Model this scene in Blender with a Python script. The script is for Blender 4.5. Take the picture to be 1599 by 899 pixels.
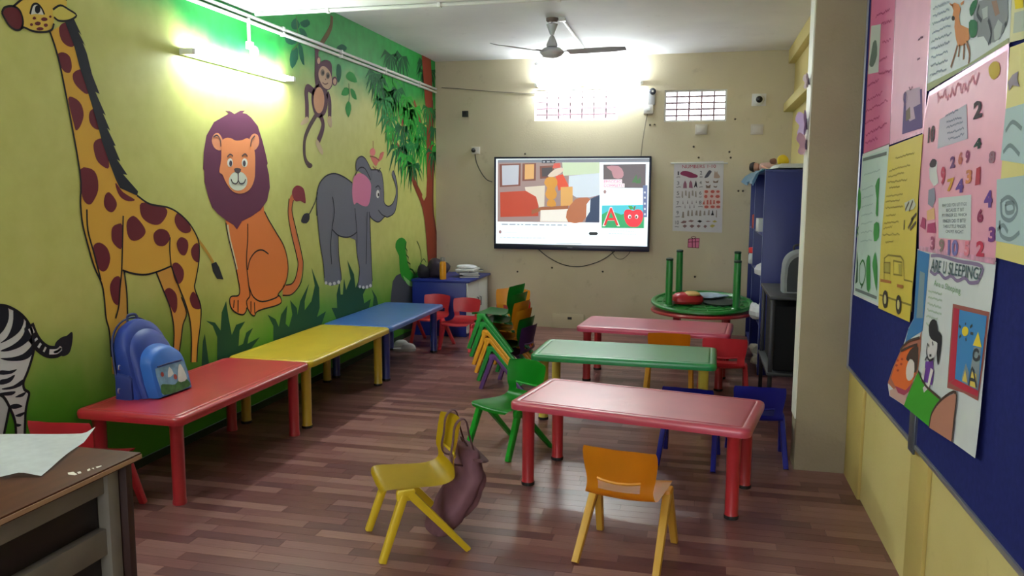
import bpy, bmesh, math, random
from math import sin, cos, pi, radians
from mathutils import Vector, Matrix
from mathutils.geometry import tessellate_polygon
for o in list(bpy.data.objects): bpy.data.objects.remove(o)
S = bpy.context.scene
COL = S.collection
random.seed(7)

# ------------------------------------------------------------------ camera
CAM_LOC = Vector((3.1234, 0.0, 1.6)); YAW, PITCH, ROLL = 0.2318, 0.1207, -0.0051
cd = bpy.data.cameras.new('camera'); cam = bpy.data.objects.new('camera', cd); COL.objects.link(cam)
cd.sensor_fit = 'HORIZONTAL'; cd.sensor_width = 36.0; cd.lens = 36.0*1239.3/1599.0; cd.clip_start = 0.05
fw = Vector((-sin(YAW)*cos(PITCH), cos(YAW)*cos(PITCH), -sin(PITCH)))
rt = Vector((cos(YAW), sin(YAW), 0)); dn = fw.cross(rt)
r2 = rt*cos(ROLL)+dn*sin(ROLL); d2 = -rt*sin(ROLL)+dn*cos(ROLL)
M3 = Matrix((r2, -d2, -fw)).transposed()
cam.matrix_world = Matrix.Translation(CAM_LOC) @ M3.to_4x4()
S.camera = cam

# ------------------------------------------------------------------ world and exposure
wd = bpy.data.worlds.new('daylight'); S.world = wd; wd.use_nodes = True
bg = wd.node_tree.nodes['Background']; bg.inputs[0].default_value = (0.90, 0.94, 1.0, 1); bg.inputs[1].default_value = 4.8
S.view_settings.view_transform = 'Standard'; S.view_settings.look = 'None'
S.view_settings.exposure = 0.72; S.view_settings.gamma = 1.0; S.view_settings.use_curve_mapping = False
TUBE_STRENGTH = 128.0

# ------------------------------------------------------------------ materials
def lin(c):
    r = []
    for v in c:
        v = v/255.0
        r.append(v/12.92 if v <= 0.04045 else ((v+0.055)/1.055)**2.4)
    return (r[0], r[1], r[2], 1.0)
MATS = {}
def mat(name, rgb, rough=0.5, metal=0.0, var=0.0, scale=8.0, emit=0.0, bump=0.0, spec=0.5, stretch=None, trans=0.0, coat=0.0):
    if name in MATS: return MATS[name]
    m = bpy.data.materials.new(name); m.use_nodes = True; nt = m.node_tree; N = nt.nodes; L = nt.links
    b = N['Principled BSDF']; c = lin(rgb)
    b.inputs['Base Color'].default_value = c; b.inputs['Roughness'].default_value = rough
    b.inputs['Metallic'].default_value = metal; b.inputs['Specular IOR Level'].default_value = spec
    if coat:
        b.inputs['Coat Weight'].default_value = coat; b.inputs['Coat Roughness'].default_value = 0.32
    if trans: b.inputs['Transmission Weight'].default_value = trans
    if emit:
        b.inputs['Emission Color'].default_value = c; b.inputs['Emission Strength'].default_value = emit
    if var or bump:
        tc = N.new('ShaderNodeTexCoord'); nz = N.new('ShaderNodeTexNoise'); nz.inputs['Scale'].default_value = scale
        nz.inputs['Detail'].default_value = 5.0
        if stretch:
            mp = N.new('ShaderNodeMapping'); mp.inputs['Scale'].default_value = stretch
            L.new(tc.outputs['Object'], mp.inputs[0]); L.new(mp.outputs[0], nz.inputs['Vector'])
        else: L.new(tc.outputs['Object'], nz.inputs['Vector'])
        if var:
            r = N.new('ShaderNodeValToRGB')
            r.color_ramp.elements[0].position = 0.3; r.color_ramp.elements[1].position = 0.7
            r.color_ramp.elements[0].color = (c[0]*(1-var), c[1]*(1-var), c[2]*(1-var), 1)
            r.color_ramp.elements[1].color = (min(1, c[0]*(1+var)), min(1, c[1]*(1+var)), min(1, c[2]*(1+var)), 1)
            L.new(nz.outputs['Fac'], r.inputs[0]); L.new(r.outputs[0], b.inputs['Base Color'])
        if bump:
            bp = N.new('ShaderNodeBump'); bp.inputs['Strength'].default_value = bump; bp.inputs['Distance'].default_value = 0.01
            L.new(nz.outputs['Fac'], bp.inputs['Height']); L.new(bp.outputs[0], b.inputs['Normal'])
    MATS[name] = m
    return m
def ink(rgb, rough=0.7): return mat('paint_%d_%d_%d' % rgb, rgb, rough, spec=0.25)
def glow(rgb, e=1.0): return mat('screen_%d_%d_%d' % rgb, rgb, 0.3, emit=e)

# ------------------------------------------------------------------ mesh helpers
def P(s):
    v = [int(x)/1000.0 for x in s.split()]
    return [(v[i], v[i+1]) for i in range(0, len(v), 2)]
def link(o, parent=None):
    COL.objects.link(o)
    if parent is not None: o.parent = parent
    return o
def from_bm(name, bm, m, parent=None, smooth=False):
    bmesh.ops.recalc_face_normals(bm, faces=bm.faces)
    me = bpy.data.meshes.new(name); bm.to_mesh(me); bm.free()
    if m is not None:
        for q in (m if isinstance(m, (list, tuple)) else [m]): me.materials.append(q)
    if smooth:
        for p in me.polygons: p.use_smooth = True
        try: me.set_sharp_from_angle(angle=radians(38))
        except Exception: pass
    return link(bpy.data.objects.new(name, me), parent)
def from_data(name, v, f, m, parent=None, smooth=False):
    me = bpy.data.meshes.new(name); me.from_pydata([tuple(p) for p in v], [], f); me.update()
    if m is not None: me.materials.append(m)
    if smooth:
        for p in me.polygons: p.use_smooth = True
    return link(bpy.data.objects.new(name, me), parent)
def empty(name, loc=(0, 0, 0), rz=0.0, rx=0.0):
    o = bpy.data.objects.new(name, None); o.empty_display_size = 0.1
    o.location = loc; o.rotation_euler = (rx, 0, rz); COL.objects.link(o); return o
def tag(o, label, cat, group=None):
    o['label'] = label; o['category'] = cat
    if group: o['group'] = group
    return o
def struct(o):
    o['kind'] = 'structure'; return o
def copy_tree(o, parent=None):
    c = o.copy(); COL.objects.link(c)
    if parent is not None: c.parent = parent
    for ch in list(o.children): copy_tree(ch, c)
    return c
def box(bm, x0, x1, y0, y1, z0, z1, bev=0.0, seg=2):
    g = bmesh.ops.create_cube(bm, size=1.0)
    for v in g['verts']:
        v.co = Vector((x0+(v.co.x+.5)*(x1-x0), y0+(v.co.y+.5)*(y1-y0), z0+(v.co.z+.5)*(z1-z0)))
    if bev:
        es = list({e for v in g['verts'] for e in v.link_edges})
        bmesh.ops.bevel(bm, geom=es, offset=bev, segments=seg, affect='EDGES', profile=0.5)
def boxo(name, x0, x1, y0, y1, z0, z1, m, parent=None, bev=0.0, seg=2):
    bm = bmesh.new(); box(bm, x0, x1, y0, y1, z0, z1, bev, seg); return from_bm(name, bm, m, parent, bev > 0)
def rings(bm, rs, cap=True, closed=True):
    vs = [[bm.verts.new(p) for p in r] for r in rs]; n = len(rs[0])
    for a, b in zip(vs[:-1], vs[1:]):
        for i in range(n if closed else n-1):
            j = (i+1) % n
            bm.faces.new((a[i], a[j], b[j], b[i]))
    if cap:
        bm.faces.new(vs[0]); bm.faces.new(vs[-1])
    return vs
def lathe(bm, prof, n=20, center=(0, 0, 0), axis='Z'):
    rs = []
    for r, z in prof:
        r = max(r, 0.0004)
        ring = []
        for i in range(n):
            a = 2*pi*i/n
            p = (r*cos(a), r*sin(a), z)
            if axis == 'Y': p = (p[0], p[2], p[1])
            if axis == 'X': p = (p[2], p[0], p[1])
            ring.append((p[0]+center[0], p[1]+center[1], p[2]+center[2]))
        rs.append(ring)
    rings(bm, rs)
def lathe_o(name, prof, m, parent=None, n=20, center=(0, 0, 0), axis='Z'):
    bm = bmesh.new(); lathe(bm, prof, n, center, axis); return from_bm(name, bm, m, parent, True)
def tube(bm, pts, rad, n=8, flat=1.0):
    pts = [Vector(p) for p in pts]; rs = []
    rad = rad if isinstance(rad, (list, tuple)) else [rad]*len(pts)
    prev = None
    for i, p in enumerate(pts):
        t = (pts[min(i+1, len(pts)-1)]-pts[max(i-1, 0)]).normalized()
        if prev is None:
            up = Vector((0, 0, 1)) if abs(t.z) < 0.9 else Vector((1, 0, 0))
            u = t.cross(up).normalized()
        else:
            u = (prev-t*prev.dot(t)).normalized()
        prev = u; w = t.cross(u)
        rs.append([tuple(p+(u*cos(2*pi*k/n)+w*sin(2*pi*k/n)*flat)*rad[i]) for k in range(n)])
    rings(bm, rs)
def tube_o(name, pts, rad, m, parent=None, n=8, flat=1.0):
    bm = bmesh.new(); tube(bm, pts, rad, n, flat); return from_bm(name, bm, m, parent, True)
def bar(bm, a, b, w0, d0, w1, d1, side=Vector((0, 1, 0)), n=10, ex=0.45):
    a = Vector(a); b = Vector(b); t = (b-a).normalized(); s = (side-t*side.dot(t)).normalized(); q = t.cross(s)
    rs = []
    for p, w, d in ((a, w0, d0), (b, w1, d1)):
        r = []
        for k in range(n):
            an = 2*pi*(k+.5)/n; c, z = cos(an), sin(an)
            r.append(tuple(p+s*(w*abs(c)**ex*(1 if c > 0 else -1))+q*(d*abs(z)**ex*(1 if z > 0 else -1))))
        rs.append(r)
    rings(bm, rs)
def crom(pts, k=5, closed=True):
    n = len(pts); out = []
    rng = range(n) if closed else range(n-1)
    for i in rng:
        if closed: p0, p1, p2, p3 = pts[i-1], pts[i], pts[(i+1) % n], pts[(i+2) % n]
        else: p0, p1, p2, p3 = pts[max(i-1, 0)], pts[i], pts[i+1], pts[min(i+2, n-1)]
        for j in range(k):
            t = j/k; t2 = t*t; t3 = t2*t
            out.append(tuple(0.5*(2*b+(c-a)*t+(2*a-5*b+4*c-d)*t2+(3*b-a-3*c+d)*t3) for a, b, c, d in zip(p0, p1, p2, p3)))
    if not closed: out.append(tuple(pts[-1]))
    return out
WR_X = 3.955; D = 9.2
def on_plane(pl, u, v, lay):
    e = 0.0006*lay
    if pl == 'W': return (e, u, v)
    if pl == 'R': return (WR_X-e, u, v)
    if pl == 'B': return (u, D-e, v)
    if pl == 'V': return (u, D-0.075-e, v)
    return pl(u, v, e)
def tri2d(pts):
    return tessellate_polygon([[Vector((p[0], p[1], 0)) for p in pts]])
def flat(name, polys, m, pl='W', lay=1, parent=None, sm=0):
    """flat painted or printed shapes lying on a plane of the room, one mesh for each shape"""
    if polys and isinstance(polys[0][0], (int, float)): polys = [polys]
    first = None
    for pts in polys:
        if sm: pts = crom(pts, sm)
        o = from_data(name, [on_plane(pl, u, v, lay) for u, v in pts], [tuple(t) for t in tri2d(pts)], m, parent if parent is not None else first)
        first = first or o
    return first
def flat_joined(name, polys, m, pl, lay, parent):
    V, F = [], []
    for pts in polys:
        b = len(V); V += [on_plane(pl, u, v, lay) for u, v in pts]
        F += [(a+b, c+b, d+b) for a, c, d in tri2d(pts)]
    return from_data(name, V, F, m, parent)
def ribbon_pts(pts, w, sm=4):
    pts = crom(pts, sm, False) if sm else pts
    n = len(pts); L, R = [], []
    ws = w if isinstance(w, (list, tuple)) else (w, w)
    for i, p in enumerate(pts):
        a = pts[max(i-1, 0)]; b = pts[min(i+1, n-1)]
        dx, dy = b[0]-a[0], b[1]-a[1]; l = math.hypot(dx, dy) or 1
        h = (ws[0]+(ws[1]-ws[0])*i/(n-1))/2
        L.append((p[0]-dy/l*h, p[1]+dx/l*h)); R.append((p[0]+dy/l*h, p[1]-dx/l*h))
    return L, R
def stroke(name, lines, w, m, pl='W', lay=2, parent=None, sm=4, closed=False):
    if isinstance(lines[0][0], (int, float)): lines = [lines]
    if name in ('pencil_drawing', 'zebra_stripes') and len(lines) > 1:
        return [stroke(name, [ln], w, m, pl, lay, parent, sm, closed) for ln in lines][0]
    V, F = [], []
    for ln in lines:
        if closed: ln = list(ln)+[ln[0]]
        L, R = ribbon_pts(ln, w, sm); b = len(V); n = len(L)
        V += [on_plane(pl, u, v, lay) for u, v in L]+[on_plane(pl, u, v, lay) for u, v in R]
        F += [(b+i, b+i+1, b+n+i+1, b+n+i) for i in range(n-1)]
    return from_data(name, V, F, m, parent)
_txt = {}
def text_geo(body, bold=0.0):
    if (body, bold) in _txt: return _txt[(body, bold)]
    cu = bpy.data.curves.new('lettering', 'FONT'); cu.body = body; cu.align_x = 'CENTER'; cu.resolution_u = 3; cu.offset = bold
    ob = bpy.data.objects.new('lettering', cu); COL.objects.link(ob); bpy.context.view_layer.update()
    me = bpy.data.meshes.new_from_object(ob.evaluated_get(bpy.context.evaluated_depsgraph_get()))
    V = [(v.co.x, v.co.y) for v in me.vertices]; F = [tuple(p.vertices) for p in me.polygons]
    bpy.data.objects.remove(ob); bpy.data.curves.remove(cu); bpy.data.meshes.remove(me)
    xs = [p[0] for p in V]; ys = [p[1] for p in V]; x0, x1, y0, y1 = min(xs), max(xs), min(ys), max(ys)
    V = [((x-x0)/(x1-x0), (y-y0)/(y1-y0)) for x, y in V]
    _txt[(body, bold)] = (V, F); return V, F
def text(name, body, quad, m, pl, lay=3, parent=None, bold=0.0):
    """lettering fitted in a quad given as lower left, lower right, upper right, upper left"""
    V, F = text_geo(body, bold); a, b, c, d = quad; out = []
    for x, y in V:
        u = (a[0]*(1-x)+b[0]*x)*(1-y)+(d[0]*(1-x)+c[0]*x)*y
        v = (a[1]*(1-x)+b[1]*x)*(1-y)+(d[1]*(1-x)+c[1]*x)*y
        out.append(on_plane(pl, u, v, lay))
    return from_data(name, out, F, m, parent)
def scribble(a, b, h, n=10):
    """an illegible handwritten line from a to b"""
    return [(a[0]+(b[0]-a[0])*i/n, a[1]+(b[1]-a[1])*i/n+random.uniform(-h, h)) for i in range(n+1)]

# ------------------------------------------------------------------ room shell
H = 3.125; YF = -2.2; XR = 3.99; XB = 4.06; XP = 3.70; YP = 4.73
def room_paint(name, rgb, rgb2, scale=1.2, rough=0.75, stain=None):
    m = bpy.data.materials.new(name); m.use_nodes = True; nt = m.node_tree; N = nt.nodes; L = nt.links
    b = N['Principled BSDF']; b.inputs['Roughness'].default_value = rough; b.inputs['Specular IOR Level'].default_value = 0.25
    tc = N.new('ShaderNodeTexCoord'); n1 = N.new('ShaderNodeTexNoise'); n1.inputs['Scale'].default_value = scale; n1.inputs['Detail'].default_value = 8
    L.new(tc.outputs['Object'], n1.inputs['Vector'])
    r = N.new('ShaderNodeValToRGB'); r.color_ramp.elements[0].position = 0.35; r.color_ramp.elements[1].position = 0.65
    r.color_ramp.elements[0].color = lin(rgb); r.color_ramp.elements[1].color = lin(rgb2)
    L.new(n1.outputs['Fac'], r.inputs[0]); out = r.outputs[0]
    if stain:
        n2 = N.new('ShaderNodeTexNoise'); n2.inputs['Scale'].default_value = 4.5; n2.inputs['Detail'].default_value = 10; n2.inputs['Roughness'].default_value = 0.7
        L.new(tc.outputs['Object'], n2.inputs['Vector'])
        r2_ = N.new('ShaderNodeValToRGB'); r2_.color_ramp.elements[0].position = 0.6; r2_.color_ramp.elements[1].position = 0.75
        L.new(n2.outputs['Fac'], r2_.inputs[0])
        mx = N.new('ShaderNodeMix'); mx.data_type = 'RGBA'; mx.inputs[7].default_value = lin(stain)
        mu = N.new('ShaderNodeMath'); mu.operation = 'MULTIPLY'; mu.inputs[1].default_value = 0.35
        L.new(r2_.outputs[0], mu.inputs[0]); L.new(mu.outputs[0], mx.inputs[0]); L.new(out, mx.inputs[6]); out = mx.outputs[2]
    L.new(out, b.inputs['Base Color'])
    bp = N.new('ShaderNodeBump'); bp.inputs['Strength'].default_value = 0.15; bp.inputs['Distance'].default_value = 0.01
    n3 = N.new('ShaderNodeTexNoise'); n3.inputs['Scale'].default_value = 60; L.new(tc.outputs['Object'], n3.inputs['Vector'])
    L.new(n3.outputs['Fac'], bp.inputs['Height']); L.new(bp.outputs[0], b.inputs['Normal'])
    return m
M_CREAM = room_paint('cream_wall_paint', (202, 190, 164), (214, 202, 174), 0.8, stain=(150, 135, 105))
M_YELLOW = room_paint('yellow_wall_paint', (203, 185, 122), (213, 197, 136), 1.0, stain=(160, 140, 85))
M_PILLAR = room_paint('grimy_pillar_paint', (150, 138, 114), (164, 152, 126), 1.6, stain=(120, 105, 80))
M_CEIL = room_paint('ceiling_whitewash', (232, 232, 238), (243, 243, 247), 1.4, stain=(185, 178, 188))
M_WHITE = mat('white_paint', (225, 225, 222), 0.5, var=0.05, scale=4)

def mural_base():
    m = bpy.data.materials.new('mural_background_paint'); m.use_nodes = True; nt = m.node_tree; N = nt.nodes; L = nt.links
    b = N['Principled BSDF']; b.inputs['Roughness'].default_value = 0.55; b.inputs['Specular IOR Level'].default_value = 0.3
    tc = N.new('ShaderNodeTexCoord'); sp = N.new('ShaderNodeSeparateXYZ'); L.new(tc.outputs['Object'], sp.inputs[0])
    nz = N.new('ShaderNodeTexNoise'); nz.inputs['Scale'].default_value = 1.3; nz.inputs['Detail'].default_value = 6; L.new(tc.outputs['Object'], nz.inputs['Vector'])
    def math_(op, a, bb):
        n = N.new('ShaderNodeMath'); n.operation = op
        for i, q in enumerate((a, bb)):
            if hasattr(q, 'links') or hasattr(q, 'is_linked'): L.new(q, n.inputs[i])
            else: n.inputs[i].default_value = q
        return n.outputs[0]
    wob = math_('MULTIPLY', math_('SUBTRACT', nz.outputs['Fac'], 0.5), 0.55)
    z = math_('ADD', sp.outputs['Z'], wob)
    # the sprayed green canopy reaches lower towards the tree and thins out towards the giraffe
    ycl = N.new('ShaderNodeMapRange'); ycl.inputs[1].default_value = 3.3; ycl.inputs[2].default_value = 4.5; ycl.inputs[3].default_value = -0.5; ycl.inputs[4].default_value = 0.0
    L.new(sp.outputs['Y'], ycl.inputs[0])
    ycl2 = N.new('ShaderNodeMapRange'); ycl2.inputs[1].default_value = 6.0; ycl2.inputs[2].default_value = 8.6; ycl2.inputs[3].default_value = 0.0; ycl2.inputs[4].default_value = 0.0
    L.new(sp.outputs['Y'], ycl2.inputs[0])
    zt = math_('ADD', z, ycl.outputs[0])
    mr = N.new('ShaderNodeMapRange'); mr.interpolation_type = 'SMOOTHSTEP'; mr.inputs[1].default_value = 2.27; mr.inputs[2].default_value = 2.66
    L.new(zt, mr.inputs[0])
    mb = N.new('ShaderNodeMapRange'); mb.interpolation_type = 'SMOOTHSTEP'; mb.inputs[1].default_value = 1.12; mb.inputs[2].default_value = 0.42
    L.new(z, mb.inputs[0])
    n2 = N.new('ShaderNodeTexNoise'); n2.inputs['Scale'].default_value = 9; n2.inputs['Detail'].default_value = 8; L.new(tc.outputs['Object'], n2.inputs['Vector'])
    ry = N.new('ShaderNodeValToRGB'); ry.color_ramp.elements[0].position = 0.3; ry.color_ramp.elements[1].position = 0.7
    ry.color_ramp.elements[0].color = lin((192, 194, 106)); ry.color_ramp.elements[1].color = lin((200, 202, 116)); L.new(n2.outputs['Fac'], ry.inputs[0])
    rg = N.new('ShaderNodeValToRGB'); rg.color_ramp.elements[0].position = 0.3; rg.color_ramp.elements[1].position = 0.7
    rg.color_ramp.elements[0].color = lin((14, 132, 50)); rg.color_ramp.elements[1].color = lin((26, 152, 62)); L.new(n2.outputs['Fac'], rg.inputs[0])
    m1 = N.new('ShaderNodeMix'); m1.data_type = 'RGBA'; L.new(mr.outputs[0], m1.inputs[0]); L.new(ry.outputs[0], m1.inputs[6]); L.new(rg.outputs[0], m1.inputs[7])
    m2 = N.new('ShaderNodeMix'); m2.data_type = 'RGBA'; L.new(mb.outputs[0], m2.inputs[0]); L.new(m1.outputs[2], m2.inputs[6]); m2.inputs[7].default_value = lin((70, 142, 26))
    L.new(m2.outputs[2], b.inputs['Base Color'])
    return m
M_MURAL = mural_base()

def grid_wall(name, us, vs, holes, t0, t1, axis, m):
    """solid wall made of blocks that leaves the given openings free"""
    bm = bmesh.new()
    for i in range(len(us)-1):
        for j in range(len(vs)-1):
            c = ((us[i]+us[i+1])/2, (vs[j]+vs[j+1])/2)
            if any(h[0] < c[0] < h[1] and h[2] < c[1] < h[3] for h in holes): continue
            if axis == 'Y': box(bm, us[i], us[i+1], t0, t1, vs[j], vs[j+1])
            else: box(bm, t0, t1, us[i], us[i+1], vs[j], vs[j+1])
    bmesh.ops.remove_doubles(bm, verts=bm.verts, dist=1e-5)
    return struct(from_bm(name, bm, m))

floor = struct(boxo('floor', -0.2, 4.3, YF-0.2, D+0.2, -0.12, -0.003, mat('vinyl_backing', (88, 56, 52), 0.4)))
ceiling = struct(boxo('ceiling', -0.2, 4.3, YF-0.2, D+0.2, H, H+0.15, M_CEIL))
wall_left = struct(boxo('wall_left', -0.2, 0.0, YF, D+0.2, -0.1, H, M_MURAL))
WIN = [P("1210 2765 2170 2416"), P("2690 2730 3366 2383")]
(w1a, w1b), (w2a, w2b) = WIN
HOLES = [(w1a[0], w1b[0], w1b[1], w1a[1]), (w2a[0], w2b[0], w2b[1], w2a[1])]
us = sorted([-0.2, 4.3]+[h[0] for h in HOLES]+[h[1] for h in HOLES]); vs = sorted([-0.1, H]+[h[2] for h in HOLES]+[h[3] for h in HOLES])
wall_back = grid_wall('wall_back', us, vs, HOLES, D, D+0.18, 'Y', M_CREAM)
wall_front = grid_wall('wall_front', [-0.2, 0.7, 3.3, 4.3], [-0.1, 0.8, 2.4, H], [(0.7, 3.3, 0.8, 2.4)], YF-0.2, YF, 'Y', M_CREAM)  # unseen wall behind the camera; its opening is added for fill daylight
wall_right = struct(boxo('wall_right', XR, XR+0.3, YF, YP, -0.1, H, M_YELLOW))
wall_right_far = struct(boxo('wall_right_far', XB, XB+0.24, YP+0.19, D, -0.1, H, M_YELLOW))
pillar = struct(boxo('pillar', XP, XR+0.3, YP, YP+0.19, -0.05, H, M_PILLAR, bev=0.006))
struct(boxo('trim_1', XP-0.006, XP, YP+0.012, YP+0.185, 0.3, H, mat('white_corner_strip', (232, 230, 218), 0.5, var=0.05, scale=3)))
beam = struct(boxo('ceiling_beam', 0.0, XP+0.2, 4.78, 5.2, 2.836, H, M_WHITE, bev=0.004))
struct(boxo('trim_2', XB-0.10, XB, 5.2, D, 2.47, 2.56, M_YELLOW, bev=0.004))
struct(boxo('trim_3', XB-0.07, XB, 5.2, D, 2.98, H, M_YELLOW, bev=0.004))
struct(boxo('trim_4', XR-0.016, XR, 4.33, YP, -0.003, 0.70, room_paint('ochre_batten_paint', (184, 162, 96), (194, 172, 104), 2.0), bev=0.003))
struct(boxo('trim_5', XR-0.016, XR, 3.12, 3.36, -0.003, 0.70, MATS.get('x') or room_paint('ochre_batten_paint_2', (184, 162, 96), (194, 172, 104), 2.0), bev=0.003))
struct(boxo('baseboard_back', 1.45, 1.83, D-0.03, D, -0.003, 0.17, M_CREAM, bev=0.004))
# skirting ledge along the foot of the back wall
struct(boxo('baseboard_left', 0.0, 0.012, 2.3, 8.29, -0.003, 0.05, mat('dark_skirting', (30, 50, 26), 0.7)))

# ---- printed vinyl floor strips: the nearest as separate pieces
TONES = [(132, 92, 87), (114, 74, 72), (144, 104, 97), (101, 64, 64), (124, 82, 79), (138, 98, 92), (108, 68, 65)]
FM = [mat('vinyl_strip_%d' % i, c, 0.30, var=0.14, scale=5.0, stretch=(1.2, 22.0, 1.0), spec=0.5) for i, c in enumerate(TONES)]
ROW = 0.072
planks = []
y = 2.3; k = 0
while y < D-0.01:
    x = -random.uniform(0, 0.5)
    while x < XB:
        ln = random.choice((0.34, 0.46, 0.58))
        a, b = max(x, 0.003), min(x+ln, XB-0.005)
        if b-a > 0.03: planks.append((y, a, b, random.randrange(len(FM)), ln))
        x += ln
    y += ROW
def plank_verts(a, b, y):
    g = 0.0008
    x0, x1, y0, y1 = a+g, b-g, y+g, y+ROW-g
    return [(x0, y0, -0.003), (x1, y0, -0.003), (x1, y1, -0.003), (x0, y1, -0.003), (x0, y0, 0), (x1, y0, 0), (x1, y1, 0), (x0, y1, 0)]
PF = [(4, 5, 6, 7), (0, 1, 5, 4), (1, 2, 6, 5), (2, 3, 7, 6), (3, 0, 4, 7)]
def seen(p):
    dx = (p[1]+p[2])/2-CAM_LOC.x; ang = math.atan2(-dx, p[0])
    return -0.36 < ang < 0.82 and p[0] > 2.5 and not (p[1] < 1.0 and p[0] < 2.9) and not (p[1] < 0.6 and p[0] < 4.6)
near = [p for p in planks if seen(p)][:300]; ns = set(id(p) for p in near)
PM = {}
for p in near:
    w = round(p[2]-p[1], 3); key = (w, p[3])
    if key not in PM:
        me = bpy.data.meshes.new('plank'); me.from_pydata(plank_verts(-w/2, w/2, -ROW/2), [], PF); me.materials.append(FM[p[3]]); PM[key] = me
    o = bpy.data.objects.new('plank', PM[key]); o.location = ((p[1]+p[2])/2, p[0]+ROW/2, 0); link(o, floor)
V, F, MI = [], [], []
for p in planks:
    if id(p) in ns: continue
    b0 = len(V); V += plank_verts(p[1], p[2], p[0]); F += [tuple(i+b0 for i in f) for f in PF]; MI += [p[3]]*5
far = from_data('distant_planks', V, F, None, floor)
for q in FM: far.data.materials.append(q)
for pl_, i in zip(far.data.polygons, MI): pl_.material_index = i
far['kind'] = 'stuff'

# ---- ventilator windows
M_BAR = mat('window_bar_metal', (150, 120, 130), 0.5)
for n, (h, nx, nz) in enumerate(zip(HOLES, (7, 5), (5, 5))):
    bm = bmesh.new(); t = 0.02
    box(bm, h[0], h[1], D+0.02, D+0.07, h[2], h[2]+t); box(bm, h[0], h[1], D+0.02, D+0.07, h[3]-t, h[3])
    box(bm, h[0], h[0]+t, D+0.02, D+0.07, h[2]+t, h[3]-t); box(bm, h[1]-t, h[1], D+0.02, D+0.07, h[2]+t, h[3]-t)
    w = struct(from_bm('window_%d' % (n+1), bm, M_WHITE))
    for i in range(1, nx):
        x = h[0]+(h[1]-h[0])*i/nx; boxo('vertical_bar', x-0.009, x+0.009, D+0.04, D+0.055, h[2]+t, h[3]-t, M_BAR, w)
    for i in range(1, nz):
        z = h[2]+(h[3]-h[2])*i/nz; boxo('horizontal_bar', h[0]+t, h[1]-t, D+0.024, D+0.038, z-0.009, z+0.009, M_BAR, w)

# ------------------------------------------------------------------ mural painted on the left wall
BLK = (24, 22, 26); DK = ink(BLK)
OW = 0.011
def part(o, label): o['label'] = label; return o
# giraffe
g = part(flat('painted_giraffe', P("3442 2107 3510 1695 3502 1531 3508 1421 3536 1308 3572 1192 3619 1095 3631 1012 3636 907 3654 833 3659 749 3660 593 3693 586 3709 739 3718 846 3738 963 3757 1056 3782 1155 3862 1129 3968 1112 4081 1120 4201 1141 4263 1010 4327 881 4362 767 4365 643 4351 514 4410 502 4429 617 4466 750 4475 860 4421 978 4436 1031 4478 1151 4485 1260 4456 1323 4385 1400 4285 1463 4187 1497 4035 1518 3930 1568 3779 1702 3716 1826 3642 2077 3551 2238 3518 2359 3496 2439 3371 2363 3407 2267"), ink((222, 172, 66)), 'W', 2), 'yellow giraffe with maroon spots painted on the wall')
flat('far_leg', [P("4059 1122 4112 1014 4172 889 4198 766 4190 661 4168 552 4219 542 4259 662 4287 765 4328 833 4285 940 4263 1010 4201 1139"), P("3782 1155 3804 1050 3803 905 3784 737 3767 569 3697 585 3718 846 3752 1033")], ink((214, 160, 70)), 'W', 1, g)
flat('head', P("3163 2438 3227 2491 3319 2551 3425 2566 3490 2540 3472 2485 3407 2430 3398 2408 3380 2374 3328 2354 3264 2347 3216 2354 3197 2344 3209 2380 3195 2426"), ink((224, 190, 84)), 'W', 3, g, 3)
flat('muzzle', P("3096 2395 3115 2423 3163 2438 3198 2426 3212 2381 3197 2344 3166 2333 3132 2346 3109 2374"), ink((104, 36, 44)), 'W', 4, g, 3)
flat('ear', P("3397 2474 3447 2505 3501 2496 3549 2478 3497 2443 3433 2428 3401 2439"), ink((214, 200, 96)), 'W', 5, g, 3)
flat('horn', [P("3416 2544 3442 2611 3469 2618 3476 2537"), P("3331 2544 3343 2606 3376 2615 3378 2560")], ink((104, 36, 44)), 'W', 4, g)
flat('eye_white', P("3256 2423 3274 2467 3303 2480 3328 2464 3342 2439 3290 2431"), ink((222, 222, 210)), 'W', 5, g, 3)
flat('iris', P("3319 2458 3317 2449 3311 2441 3304 2436 3297 2434 3291 2437 3286 2443 3286 2451 3288 2460 3293 2468 3300 2473 3308 2475 3314 2473 3318 2467"), DK, 'W', 6, g)
flat('freckles', [P("3290 2411 3289 2408 3286 2405 3281 2403 3277 2402 3273 2402 3270 2404 3269 2407 3271 2410 3274 2413 3278 2416 3282 2417 3286 2416 3289 2414"), P("3360 2421 3358 2416 3352 2412 3344 2409 3335 2407 3327 2407 3322 2409 3320 2413 3323 2417 3328 2421 3336 2425 3345 2426 3353 2426 3358 2424"), P("3269 2378 3268 2374 3266 2372 3262 2369 3258 2369 3255 2369 3252 2371 3252 2374 3253 2377 3256 2380 3259 2382 3263 2383 3267 2382 3269 2381"), P("3317 2392 3315 2388 3310 2384 3303 2380 3295 2379 3287 2379 3283 2381 3281 2385 3283 2389 3289 2393 3296 2397 3304 2398 3311 2398 3316 2396"), P("3360 2393 3359 2389 3355 2385 3349 2383 3343 2381 3338 2382 3335 2384 3334 2387 3335 2391 3339 2395 3345 2397 3350 2399 3356 2398 3359 2396"), P("3332 2370 3330 2366 3323 2362 3314 2359 3305 2357 3296 2357 3290 2358 3288 2362 3291 2365 3297 2369 3306 2373 3316 2375 3324 2375 3330 2373"), P("3386 2438 3385 2435 3383 2433 3379 2431 3376 2430 3373 2431 3371 2432 3370 2435 3371 2438 3374 2440 3377 2442 3380 2443 3384 2442 3386 2441")], ink((104, 36, 44)), 'W', 5, g)
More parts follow.
